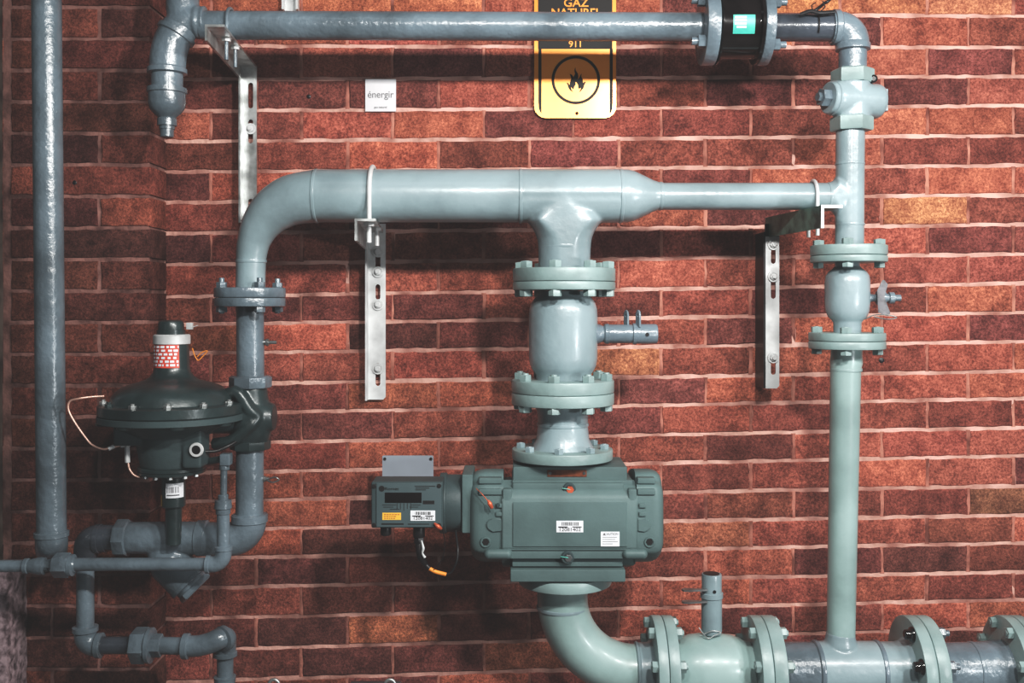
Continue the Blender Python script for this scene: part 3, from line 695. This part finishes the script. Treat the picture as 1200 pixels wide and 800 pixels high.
lathe(bm, P(262,645,D2), Z, [(0,9*q),(1*q,10.6*q),(5*q,10.6*q),(6*q,8*q)], 28); lathe(bm, P(241,661,D2), X, [(0,9*q),(1*q,10.6*q),(5*q,10.6*q),(6*q,8*q)], 28); obj('elbow', bm, paintb, pl)
bm = BM(); cyl(bm, P(84,661,D2), P(243,661,D2), 7.6*q, 28); obj('pipe', bm, paintb, pl)
bm = BM(); lathe(bm, P(82,662,D2), X, [(0,13*q),(4*q,12.6*q),(5*q,9*q),(7*q,8*q)], 28); hexa(bm, P(64,662,D2), X, 14.5*q, 18*q, .25); hexa(bm, P(55,662,D2), X, 7*q, 9*q, .2); obj('union', bm, paintb, pl)
bm = BM(); lathe(bm, P(28,663,D2), X, [(t*q, r*q) for t, r in ((-30,7),(0,7),(1,9),(5,9),(6,7.5),(14,9.5),(20,10.5),(24,10),(25,6.5),(29,6.5))], 28); obj('fitting', bm, paintb, pl)

# ------------------------------------------------------------------ gas meter
gm = thing('gas_meter', 'large ribbed green-grey rotary gas meter with rounded ends, centre', 'gas meter', P(667,615,.25))
def sect(bm, xl, xr, df, prof, bev=0):
    """prof: (y px, depth) loop; x limits are pixels at depth df"""
    a = P(xl,0,df).x; b = P(xr,0,df).x
    lp = [Vector((0, -d, P(0,y,d).z)) for y, d in prof]
    n0 = len(bm.edges)
    rings(bm, [[p+X*a for p in lp], [p+X*b for p in lp]])
bm = BM()
mainp = [(586,.350),(643,.350),(651,.338),(655,.322),(662,.312),(664,.19),(655,.17),(640,.152),(586,.152),(572,.17),(562,.19),(562,.312),(572,.334),(577,.342)]
sect(bm, 588, 747, .35, mainp); bmesh.ops.bevel(bm, geom=bm.edges[:], offset=.0022, segments=2, affect='EDGES')
obj('body', bm, mtr, gm)
bm = BM(); pbox(bm, 601, 735, 588.5, 640.5, .3525, .34, .0015); obj('front_panel', bm, mtr, gm)
bm = BM(); pbox(bm, 588.5, 600, 573, 655, .349, .2, .005); obj('side_rib', bm, mtr, gm)
bm = BM(); pbox(bm, 736, 746.5, 573, 655, .349, .2, .005); obj('side_rib', bm, mtr, gm)
bm = BM(); pbox(bm, 601, 735, 547, 563, .318, .18, .003); cyl(bm, P(659,536.5), P(659,546), 37*s, 48); obj('inlet_block', bm, mtr, gm)
bm = BM(); pbox(bm, 600, 742, 562.5, 569, .325, .18, .003); pbox(bm, 600, 731, 566, 578, .336, .2, .005); obj('upper_step', bm, mtr, gm)
bm = BM(); pbox(bm, 587, 731, 645, 655, .346, .2, .003); pbox(bm, 600, 730, 655, 664, .334, .2, .003); obj('lower_step', bm, mtr, gm)
bm = BM(); pbox(bm, 602, 730, 663, 669, .325, .18, .0); obj('shaded_gap', bm, mtrd, gm)  # dark strip standing in for the shade in the gap
bm = BM(); pbox(bm, 598, 733, 667.5, 682, .347, .17, .003); obj('outlet_block', bm, mtr, gm)
def cover(xa, xb, df, sgn):
    """rounded end cover built from shrinking sections"""
    base = [(562,.318),(570,.336),(590,.343),(640,.343),(650,.33),(656,.30),(658,.25),(654,.18),(640,.15),(580,.15),(560,.165),(551,.2),(549,.27),(553,.305)]
    # densify & smooth outline
    pts = [Vector((0,-d,P(0,y,d).z)) for y, d in base]; m_ = len(pts)
    dense = []
    for i in range(m_):
        a, b, c_, d_ = pts[i-1], pts[i], pts[(i+1)%m_], pts[(i+2)%m_]
        for k in range(4):
            t = k/4; dense.append(.5*((2*b)+(-a+c_)*t+(2*a-5*b+4*c_-d_)*t*t+(-a+3*b-3*c_+d_)*t**3))
    cen = sum(dense, Vector())/len(dense)
    A = P(xa,0,df).x; B = P(xb,0,df).x; bm = BM(); rs = []
    for t, sc in ((0,1),(.55,1),(.72,.985),(.85,.95),(.94,.89),(1,.78)):
        rs.append([cen + (p-cen)*sc + X*(A+(B-A)*t) for p in dense])
    rings(bm, rs); return obj('end_cover', bm, mtr, gm, ang=30)
lc_ = cover(590, 551, .32, -1); rc_ = cover(745, 777, .32, 1)
for cov, xs in ((lc_, (554,588)), (rc_, (747,774))):
    for yy in (560, 573):
        bm = BM(); a_, b_ = xs
        pbox(bm, (a_+7 if cov is lc_ else a_), (b_ if cov is lc_ else b_-6), yy, yy+7, .336 if yy<570 else .346, .30, .0028); obj('rib', bm, mtr, cov)
    # raised U shaped boss
    bm = BM(); xx = (570,588) if cov is lc_ else (747,763)
    a_ = P(xx[0],0,.346).x; b_ = P(xx[1],0,.346).x; z1_ = P(0,607.5,.346).z; z2_ = P(0,622.5,.346).z; h = (z1_-z2_)/2
    lp = []
    if cov is lc_:
        lp = [(b_,z1_)] + [(a_+h-h*math.sin(t*pi/10), (z1_+z2_)/2+h*math.cos(t*pi/10)) for t in range(11)] + [(b_,z2_)]
    else:
        lp = [(a_,z2_)] + [(b_-h+h*math.sin(t*pi/10), (z1_+z2_)/2-h*math.cos(t*pi/10)) for t in range(11)] + [(a_,z1_)]
    prism(bm, [Vector((x, -.335, z)) for x, z in lp], F, .0135); bmesh.ops.bevel(bm, geom=bm.edges[:], offset=.0018, segments=2, affect='EDGES'); obj('boss', bm, mtr, cov)
    # lower lug
    bm = BM(); x0_, x1_ = ((567,600) if cov is lc_ else (729,759))
    zc = P(0,649,.35).z; rr = 6*S(.35)
    tube(bm, [P(x0_+6,649,.345), P(x1_-6,649,.345)], rr, 24); 
    for e_ in (x0_+6, x1_-6): bmesh.ops.create_uvsphere(bm, u_segments=20, v_segments=12, radius=rr, matrix=Matrix.Translation(P(e_,649,.345)))
    obj('lug', bm, mtr, cov)
    px = 569 if cov is lc_ else 761
    bm = BM(); lathe(bm, P(px,635,.343), F, [(-.01,6.6*S(.34)),(0,6.6*S(.34)),(.003,5.8*S(.34)),(.003,4.6*S(.34)),(.001,4.4*S(.34))], 28); cc = obj('bolt_socket', bm, mtr, cov)
    bm = BM(); hexa(bm, P(px,635,.3435), F, 4.2*S(.34), .0012); obj('socket_hole', bm, ink, cc)
    for yy in (590, 600):
        bm = BM(); pbox(bm, (581 if cov is lc_ else 749), (588 if cov is lc_ else 757), yy, yy+5, .348, .33, .0016); obj('rib', bm, mtr, cov)
# labels
bm = BM(); pbox(bm, 641.5, 687.5, 550.5, 558.5, .3195, .318, .0004); np_ = obj('name_plate', bm, brown, gm)
for px in (644.5, 684.5):
    bm = BM(); lathe(bm, P(px,554.5,.3196), F, [(0,1.9*s),(.0008,1.6*s)], 14); obj('rivet', bm, steel, np_)
for py, px, d_ in ((573,667,.3365),(653,665,.3465)):
    bm = BM(); lathe(bm, P(px,py,d_), F, [(-.004,7.4*s),(.001,7.4*s),(.003,6.4*s),(.003,4.6*s),(.001,4.4*s)], 28); pg = obj('plug', bm, mtrd, gm)
    bm = BM(); hexa(bm, P(px+1,py+.5,d_+.001), F, 4.4*s, .004); obj('plug_hex', bm, seal if py < 600 else steel, pg)
    bm = BM(); tube(bm, [P(px-8,py-1,d_+.006), P(px-1,py,d_+.006), P(px+1,py+.5,d_+.006)], .0008, 8); obj('seal_wire', bm, teal, pg)
def barcode(parent, x0, x1, y0, y1, d_, rows=1):
    w = x1-x0; h = y1-y0
    bm = BM(); pbox(bm, x0, x1, y0, y1, d_+.0006, d_, 0); st = obj('sticker', bm, white, parent)
    bm = BM(); x = x0+w*.2
    while x < x1-w*.2:
        b = random.choice((.45,.7,1.0)); pbox(bm, x, x+b, y0+h*.12, y0+h*.42, d_+.0009, d_+.0004); x += b+random.choice((.45,.7,.9))
    pbox(bm, x0+w*.07, x0+w*.42, y0+h*.50, y0+h*.60, d_+.0009, d_+.0004); pbox(bm, x0+w*.6, x0+w*.94, y0+h*.50, y0+h*.58, d_+.0009, d_+.0004)
    text(bm, '12081402', P((x0+x1)/2, y0+h*.77, d_+.0008), h*.42*S(d_), w=1.15)
    obj('lettering', bm, ink, st); return st
barcode(gm, 652, 683.5, 610, 623.5, .3527)
bm = BM(); pbox(bm, 704, 726, 622.8, 640, .3533, .3527); cs = obj('caution_sticker', bm, white, gm)
bm = BM(); text(bm, 'CAUTION', P(716.5,625.6,.3535), 3.4*s)
flat(bm, [[(-1.6*s,-1.4*s),(1.6*s,-1.4*s),(0,1.5*s)]], P(708,625.6,.3536), X, Z, .0004)
for k, w in enumerate((17,15,18,12)): pbox(bm, 706, 706+w, 629+k*2.6, 629.5+k*2.6, .3536, .353)
obj('lettering', bm, greyink, cs)
bm = BM(); tube(bm, [P(572,586,.36), P(574,590,.362), P(576.5,595,.36)], [.0022,.0046,.0036], 12, smooth=4); tube(bm, [P(558,572,.35), P(566,580,.358), P(572,587,.36)], .0009, 6, smooth=4); obj('seal_tag', bm, seal, gm)
bm = BM(); tube(bm, [P(583,591,.349), P(584,592,.352)], .004, 10); obj('seal_screw', bm, mtrd, gm)

# ------------------------------------------------------------------ electronic corrector beside the meter
vc = thing('volume_corrector', 'grey rectangular gas readout box with display, left of the meter', 'instrument', P(477,592,.35))
bm = BM(); cyl(bm, P(516,589,.27), P(541.5,589,.27), 33.5*S(.3), 56, .002); cyl(bm, P(516,589,.27), P(524,589,.27), 35.5*S(.3), 56, .002); obj('drum', bm, mtrd, vc)
bm = BM(); pbox(bm, 541, 554, 556, 625, .325, .2, .004); obj('mounting_plate', bm, mtr, vc)
bm = BM(); pbox(bm, 435, 519, 564.5, 618.5, .355, .285, .004); obj('case', bm, mtrd, vc)
bm = BM(); pbox(bm, 441, 517, 566, 617.5, .3575, .35, .0012); fa = obj('face_plate', bm, mat('slate face plate', (80,95,98), .45, 0, .06, 10, .04, 120, .4), vc)
for px, py in ((438.3,569.5),(514.6,569),(438.3,615),(514.6,615)):
    bm = BM(); hexa(bm, P(px,py,.3555 if px<440 else .3578), F, 2.6*s, .0016); obj('screw', bm, ink, fa)
bm = BM(); pbox(bm, 451, 494, 577, 589, .3583, .357, .0004); dpl = obj('display', bm, gloss, fa)
bm = BM(); lathe(bm, P(447.3,572.3,.3575), F, [(0,3.2*s),(.0006,3.2*s)], 24); obj('logo', bm, ink, fa)
bm = BM(); text(bm, 'Romet', P(459,572.6,.358), 4.6*s, w=1.25, th=.0003)
for k, (a_, b_) in enumerate(((486,510),(487,503),(487,499))): pbox(bm, a_, b_, 569.2+k*2.1, 570.0+k*2.1, .3579, .357)
pbox(bm, 495.5, 509, 586.5, 590.5, .3579, .357)
for k, (a_, b_) in enumerate(((448,464),(449,461),(457,468))): pbox(bm, a_, b_, 591.2+k*2.5, 591.8+k*2.5, .3579, .357)
for x_ in (465,469,473,477,481): pbox(bm, x_, x_+.6, 589.5, 596+ (x_%3), .3579, .357)
for k, (a_, b_) in enumerate(((482,493),(480,490))): pbox(bm, a_, b_, 591.2+k*2.5, 591.8+k*2.5, .3579, .357)
pbox(bm, 447, 473, 613, 614.6, .3579, .357); pbox(bm, 478, 503, 613.5, 614.4, .3579, .357)
obj('lettering', bm, ink, fa)
bm = BM(); pbox(bm, 448, 470, 600.6, 609, .3581, .357); yl = obj('yellow_sticker', bm, yellow, fa)
bm = BM()
for k, w in enumerate((17,14,11)): 
    x_ = 450
    while x_ < 450+w: l_ = random.uniform(1.2,3); pbox(bm, x_, x_+l_, 602.3+k*2.2, 603.2+k*2.2, .3584, .358); x_ += l_+.8
obj('lettering', bm, seal, yl)
barcode(fa, 481, 510, 598, 610, .3578)
bm = BM(); cyl(bm, P(452,616,.33), P(452,627,.33), 6*s, 24, .003); obj('vent', bm, black, vc)
bm = BM(); cyl(bm, P(491,617,.33), P(491,629,.33), 6.6*s, 20, .001); hexa(bm, P(491,629,.33), -Z, 6*s, 7*s); obj('cable_gland', bm, black, vc)
bm = BM(); tube(bm, [P(491,634,.33), P(492,645,.335), P(494,653,.335), P(499,662,.33)], [.0085,.008,.0085,.005], 14, smooth=6)
tube(bm, [P(499,662,.33), P(503,666,.33)], .0055, 12)
tube(bm, [P(522,673,.33), P(529,670,.33), P(535,658,.33), P(536.5,644,.325), P(535,630,.31), P(533,612,.29)], .0024, 10, smooth=8)
tube(bm, [P(516,617,.358), P(520,626,.35), P(521,640,.345), P(518,655,.34), P(508,668,.335)], .0008, 8, smooth=8)
obj('cable', bm, black, vc)
bm = BM(); tube(bm, [P(501,664.5,.331), P(510,669.5,.331), P(523,673,.331)], .0042, 12, smooth=6); obj('cable_sleeve', bm, orange, vc)
bm = BM(); tube(bm, [P(494,633,.345), P(496,642,.346), P(495,648,.346), P(498,653,.345)], [.0012,.003,.002,.003], 8, smooth=4); obj('seal_tag', bm, galvw, vc)
bm = BM(); tube(bm, [P(509,613,.360), P(513,616.5,.364), P(517,619.5,.36)], [.0022,.0046,.0034], 12, smooth=4); obj('seal_tag', bm, seal, vc, label='small copper red seal')

# ------------------------------------------------------------------ brackets
def slots(xc, ys, hw=2.8): 
    return [[(xc-hw, -b+hw)] + [(xc-hw*math.cos(t*pi/6), -b+hw-hw*math.sin(t*pi/6)) for t in range(1,6)] + [(xc+hw, -b+hw), (xc+hw, -a-hw)] + [(xc+hw*math.cos(t*pi/6), -a-hw+hw*math.sin(t*pi/6)) for t in range(1,6)] + [(xc-hw, -a-hw)] for a, b in ys]
def strut(parent, x0, x1, y0, y1, d_, sl, m=galv, flange_out=.03, back=0., bolts_=()):
    q = S(d_); o = P(x0, y0, d_); w = x1-x0; h = y1-y0
    out = [(0,0),(0,-h),(w-3,-h),(w,-h+3),(w,0)]
    sc = lambda lp: [(a*q, b*q) for a, b in lp]
    bm = BM(); flat(bm, [sc(out)] + [sc(l) for l in slots(w*.56, [(a-y0, b-y0) for a, b in sl])], o, X, Z, .004)
    if flange_out: box(bm, o.x-.003, o.x+.001, -d_-flange_out, -d_+.002, o.z-h*q, o.z)
    if back: box(bm, o.x-.002, o.x+.003, -d_, 0, o.z-h*q, o.z)
    so = obj('wall_plate', bm, m, parent)
    for by in bolts_:
        c_ = P(x0+w*.56, by, d_+.003)
        bm = BM(); lathe(bm, c_, F, [(0,6.6*q),(.0035,6.4*q),(.0035,4.6*q),(.002,4.4*q)], 24); hexa(bm, c_+F*.002, F, 4.2*q, .006, .2); cyl(bm, c_, c_+F*.013, 2.3*q, 12); obj('bolt', bm, galvw, so)
    return so
def arm(parent, near, dn, far, df, w, h, m=galv, m2=None):
    """L section arm: top flange width w, left web height h (pixels at the near end)"""
    a = P(near[0], near[1], dn); b = P(far[0], far[1], df); q = S(dn); t = .005; W = w*q; H = h*q
    b.z = a.z
    lp = [(0,0),(W,0),(W,-t),(t,-t),(t,-H),(0,-H)]
    bm = BM(); rings(bm, [[a+X*u_+Z*v_ for u_, v_ in lp], [b+X*u_+Z*v_ for u_, v_ in lp]])
    return obj('arm', bm, m2 or m, parent)
def ubolt(name, label, xw, cz, cy_px, r, top_z, drop, m, armz, rr=.0045, grp=None):
    t = thing(name, label, 'clamp', Vector((xw, -.25, armz)), grp)
    c = Vector((xw, -.25, cz)); rad = r+rr
    pts = [Vector((xw, -.25-rad, armz-drop))] + [c + F*rad*math.cos(a*pi/20) + Z*rad*math.sin(a*pi/20) for a in range(21)] + [Vector((xw, -.25+rad, armz-drop))]
    bm = BM(); tube(bm, pts, rr, 14); obj('rod', bm, m, t)
    for sg in (-1, 1):
        bm = BM(); pc = Vector((xw, -.25+sg*rad, armz-.0055)); hexa(bm, pc, -Z, rr*2.3, .007); lathe(bm, pc, -Z, [(0,rr*2.7),(.001,rr*2.7)], 20); obj('nut', bm, galvw, t)
    return t
az = (P(0,246.3)).z
b1 = thing('pipe_bracket', 'steel wall bracket under the top pipe at upper left', 'bracket', P(290,150,.01), 'slotted steel wall brackets')
b1['label'] = 'slotted steel wall bracket holding the top pipe at upper left'
strut(b1, 285, 301, 78, 262, .012, [(97,127),(140,168),(233,256)], galv, .03, 0, (151,))
zt = P(0,46.5).z - .0005
def Yz(z, d): return 355-(z-Z0)/S(d)
arm(b1, (240, Yz(zt,.37)), .37, (281.5, 0), .01, 23, 19, galv)
ubolt('u_bolt', 'U-bolt around the left end of the top pipe, painted grey', -.590, P(0,29.6).z, 0, 16.7*s, 0, .05, paintb, zt, .004)
b2 = thing('pipe_bracket', 'slotted steel wall bracket under the thick header pipe, left of centre', 'bracket', P(440,370,.01), 'slotted steel wall brackets')
zt = P(0,229.5).z - rb - .001
strut(b2, 431.5, 452, 262, 468, .012, [(296,315),(333,351),(425,452)], galvw, .03, 0, (295,318.5,357,432))
arm(b2, (415.5, Yz(zt,.36)), .36, (428, 0), .01, 25, 26, galv)
ubolt('u_bolt', 'bright steel U-bolt looped over the thick header pipe', -.2915, P(0,229.5).z, 0, rb, 0, .045, galvw, zt, .005)
b3 = thing('pipe_bracket', 'slotted steel wall bracket with green-stained arm, right side under the header', 'bracket', P(905,370,.05), 'slotted steel wall brackets')
zt = P(0,246.3).z
strut(b3, 897, 913, 277, 455, .08, [(292,309),(329,350),(413,439)], galvw, 0, .0, (286.5,324,419))
bm = BM(); o = P(897,277,.08); box(bm, o.x-.004, o.x-.0005, -.08, -.002, P(0,455,.08).z, o.z+.01); box(bm, o.x-.0005, P(913,0,.08).x, -.08, -.074, o.z-.002, P(0,262,.08).z); obj('side_plate', bm, black, b3)
arm(b3, (962, Yz(zt,.36)), .36, (897, 0), .06, 25, 26.5, greenz)
bm = BM(); q = S(.36); a = P(962, Yz(zt,.36), .36); lp = [(0,.0006),(25*q,.0006),(25*q,-.0056),(.0056,-.0056),(.0056,-26.8*q),(-.0006,-26.8*q)]
prism(bm, [a+X*u_+Z*v_+F*.0004 for u_, v_ in lp], F, .002); obj('arm_edge', bm, galvw, b3)
ubolt('u_bolt', 'small bright U-bolt around the thinner header pipe at right', .632, P(0,230).z, 0, rs_, 0, .055, galvw, zt, .004)
b4 = thing('wall_channel', 'pale metal channel fixed above the top pipe at the upper edge', 'bracket', P(340,0,.01))
bm = BM(); a = P(331,12,.012); b = P(350,-60,.012); box(bm, a.x, b.x, -.004, -.001, a.z, b.z); box(bm, a.x, a.x+.005, -.022, -.001, a.z, b.z); box(bm, b.x-.005, b.x, -.022, -.001, a.z, b.z); obj('channel', bm, galvw, b4)

# ------------------------------------------------------------------ signs on the wall
sg = thing('warning_sign', 'amber and black metal gas warning sign with flame, on the brick behind the top pipe', 'sign', P(674,60,.01))
d_ = .010; q = S(d_)
def L2(px, py): return ((px-674)*q, (60-py)*q)
def shp(pts): return [L2(*p) for p in pts]
o_ = P(674,60,d_)
def rr_px(x0,x1,y0,y1,r,n=8): 
    a, b = L2(x0,y1), L2(x1,y0); return rrect(a[0], b[0], a[1], b[1], r*q, n)
bm = BM(); flat(bm, [rr_px(626,722,-62,138.5,14), [ (L2(676,133)[0]+2*q*math.cos(t*.6), L2(676,133)[1]+2*q*math.sin(t*.6)) for t in range(10)]], o_, X, Z, .002)
# signs point their front at the viewer; flat() thickness is symmetric
obj('plate', bm, amber, sg)
of = P(674,60,d_); of.y = -d_-.0013
bm = BM()
top_ = [p for p in rr_px(630.5,717.5,-57,57.5,9) if p[1] > L2(0,0)[1]]
flat(bm, [top_ + [L2(630.5,57.5), L2(717.5,57.5)]], of, X, Z, .0006)
for x0_, x1_ in ((631,634.5),(714.5,718)): flat(bm, [[L2(x0_,57), L2(x0_,120), L2(x0_+.6,128), L2(x0_+2.6,132), L2(x1_+.3,133), L2(x1_,128), L2(x1_,57)] if x0_ < 650 else [L2(x0_,57), L2(x0_,128), L2(x0_-.2,133), L2(x0_+1.4,132), L2(x1_-.6,128), L2(x1_,120), L2(x1_,57)]], of, X, Z, .0006)
cc_ = L2(674.8,93.8)
flat(bm, [[(cc_[0]+28.4*q*math.cos(t*pi/32), cc_[1]+28.4*q*math.sin(t*pi/32)) for t in range(64)], [(cc_[0]+25.2*q*math.cos(t*pi/32), cc_[1]+25.2*q*math.sin(t*pi/32)) for t in range(64)]], of, X, Z, .0006)
# flame
fl_ = [(395,420),(398,440),(412,462),(414,482),(409,498),(418,490),(428,470),(436,460),(432,478),(440,494),(444,520),(452,512),(462,514),(452,530),(446,552),(430,570),(415,580),(428,562),(430,548),(420,558),(414,548),(412,530),(404,516),(396,512),(398,530),(390,540),(384,560),(376,552),(368,545),(372,562),(384,578),(364,566),(352,548),(348,530),(340,518),(352,520),(360,532),(362,514),(370,494),(366,476),(360,462),(374,468),(384,482),(388,498),(386,480),(394,462),(390,442)]
flat(bm, [[L2(600+a/5.333, b/5.333) for a, b in fl_]], of, X, Z, .0006)
obj('artwork', bm, signblk, sg)
bm = BM(); ot = Vector((P(675,0,d_).x, -d_-.0018, 0))
def tx(s_, px, py, size, w=1., bold=0): text(bm, s_, Vector((P(px,0,d_).x, -d_-.0018, P(0,py,d_).z)), size*q, w=w, th=.0006, bold=bold)
tx('GAZ', 675, 4.0, 13.5, 1.05, .0004); tx('NATUREL', 675, 15.5, 13.5, 1.0, .0004); tx('911', 674.5, 52.2, 10.5, 1.05, .0001); tx('NATURAL GAS', 675, -14, 9)
obj('lettering', bm, amber, sg)
cd = thing('wall_card', 'small white square card with grey lettering, on the brick at upper left of centre', 'sign', P(446,111,.006))
bm = BM(); pbox(bm, 428, 464, 92.5, 130.5, .0055, .001, .0004); obj('plate', bm, card, cd)
bm = BM(); text(bm, 'énergir', Vector((P(446,0,.006).x, -.0062, P(0,111,.006).z)), 11.5*S(0), w=.92); text(bm, 'gaz naturel', Vector((P(446,0,.006).x, -.0062, P(0,125.6,.006).z)), 3.4*S(0)); obj('lettering', bm, greyink, cd)
bp2 = thing('blank_plate', 'blank silvery metal plate mounted just above the readout box', 'plate', P(478,545,.012))
bm = BM(); dq = .1; q = S(dq)
pl_ = P(478,562,dq); flat(bm, [[(x_*q, y_*q) for x_, y_ in rrect(-30,30,-22,28.5,1.5)]], pl_, X, Z, .002); obj('plate', bm, mat('pale blue grey aluminium', (176,184,194), .4, .4, .05, 8, .02), bp2)
for px in (451, 505):
    bm = BM(); hexa(bm, P(px,537.5,dq+.001), F, 1.9*q, .002); obj('screw', bm, ink, bp2)
for px in (459, 497):
    bm = BM(); cyl(bm, P(px,560,dq), P(px,560,dq)+Y*(dq-.0), 4*q, 16); obj('standoff', bm, steel, bp2)

# ------------------------------------------------------------------ dark pipe with eye bolts peeping over the bottom edge
dkp = thing('low_pipe', 'dark pipe only just reaching the bottom edge, left of centre', 'pipe', P(400,822,.12))
bm = BM(); cyl(bm, P(330,822,.12), P(476,822,.12), 18*S(.12), 32, .004); cyl(bm, P(410,822,.12), P(470,822,.12), 23*S(.12), 32, .004); obj('pipe', bm, paintd, dkp)
bm = BM(); cyl(bm, P(440,822,.12), P(440,822,0), 10*S(.12), 20); obj('wall_stub', bm, paintd, dkp)
for px, lab in ((321,'steel eye bolt ring peeping over the bottom edge, left one'), (457,'steel eye bolt ring peeping over the bottom edge, right one')):
    t = thing('eye_bolt', lab, 'eye bolt', P(px,804,.16), 'eye bolts at the bottom edge')
    bm = BM(); tube(bm, arc(P(px,802,.16), X, Z, 6.2*s, 0, 2*pi, 32), .0036, 12); obj('ring', bm, galv, t)
    bm = BM(); cyl(bm, P(px,808,.16), P(px,830,.16), 3*s, 14); cyl(bm, P(px,828,.16), P(px,828,0), 2.6*s, 12); obj('shank', bm, galv, t)

# nail heads and drilled holes in the brick
for px, py, r in ((362,113,2.4),(1033,422,3.2),(87.5,214,2.8)):
    d_ = .0 if px > 180 else PD
    bm = BM(); lathe(bm, P(px,py,d_)+F*.0006, F, [(-.01,r*S(d_)),(0,r*S(d_)),(.0012,r*.6*S(d_))], 14)
    o = obj('wall_plug', bm, black, None, P(px,py,d_)); tag(o, {362:'tiny dark plug in the brick left of the white card', 1033:'dark plug in the brick right of the long riser flange', 87.5:'small dark plug in the brick beside the tall left pipe'}[px], 'wall plug')

# ------------------------------------------------------------------ camera, light
cam = bpy.data.cameras.new('camera'); co = bpy.data.objects.new('camera', cam); COL.objects.link(co)
co.location = (0, -DC, Z0); co.rotation_euler = (pi/2, 0, 0)
cam.sensor_width = 36; cam.lens = 36.0; cam.shift_y = -45/1200.0   # horizon at y = 355 of 800
cam.clip_start = .05
SC.camera = co

def area(name, loc, target, size, power, col, size2=None):
    l = bpy.data.lights.new(name, 'AREA'); l.energy = power; l.color = col; l.size = size
    if size2: l.shape = 'RECTANGLE'; l.size_y = size2
    o = bpy.data.objects.new(name, l); COL.objects.link(o); o.location = loc
    o.rotation_euler = (Vector(target)-Vector(loc)).to_track_quat('-Z', 'Y').to_euler()
    return o
for lx, pw in ((-.12,11),(.55,28),(1.25,18),(1.95,16)):
    area('lamp_row', (lx, -1.9, Z0+.78), (lx*.55-.03,0,Z0+.12), .12, pw, (1,.98,.95), .09)
area('lamp_low', (1.9, -2.2, Z0-.3), (.1,0,Z0-.25), .16, 17, (.95,.98,1), .16)
area('lamp_top', (-.3, -1.7, Z0+1.9), (0,0,Z0), 1.3, 2.5, (.93,.97,1), .25)
area('lamp_fill', (-2.2, -2.6, Z0+.4), (-.2,0,Z0-.1), .5, 1.2, (.85,.93,1), 1.2)
w = bpy.data.worlds.new('world'); SC.world = w; w.use_nodes = True
w.node_tree.nodes['Background'].inputs[0].default_value = (.62,.75,.85,1); w.node_tree.nodes['Background'].inputs[1].default_value = .045
SC.view_settings.view_transform = 'Standard'; SC.view_settings.look = 'None'; SC.view_settings.exposure = 0; SC.view_settings.gamma = 1

vs_ = SC.view_settings; vs_.use_curve_mapping = True
cm = vs_.curve_mapping; c_ = cm.curves[3]
c_.points[0].location = (0, .017); c_.points.new(.12, .105); c_.points.new(.5, .53); cm.update()
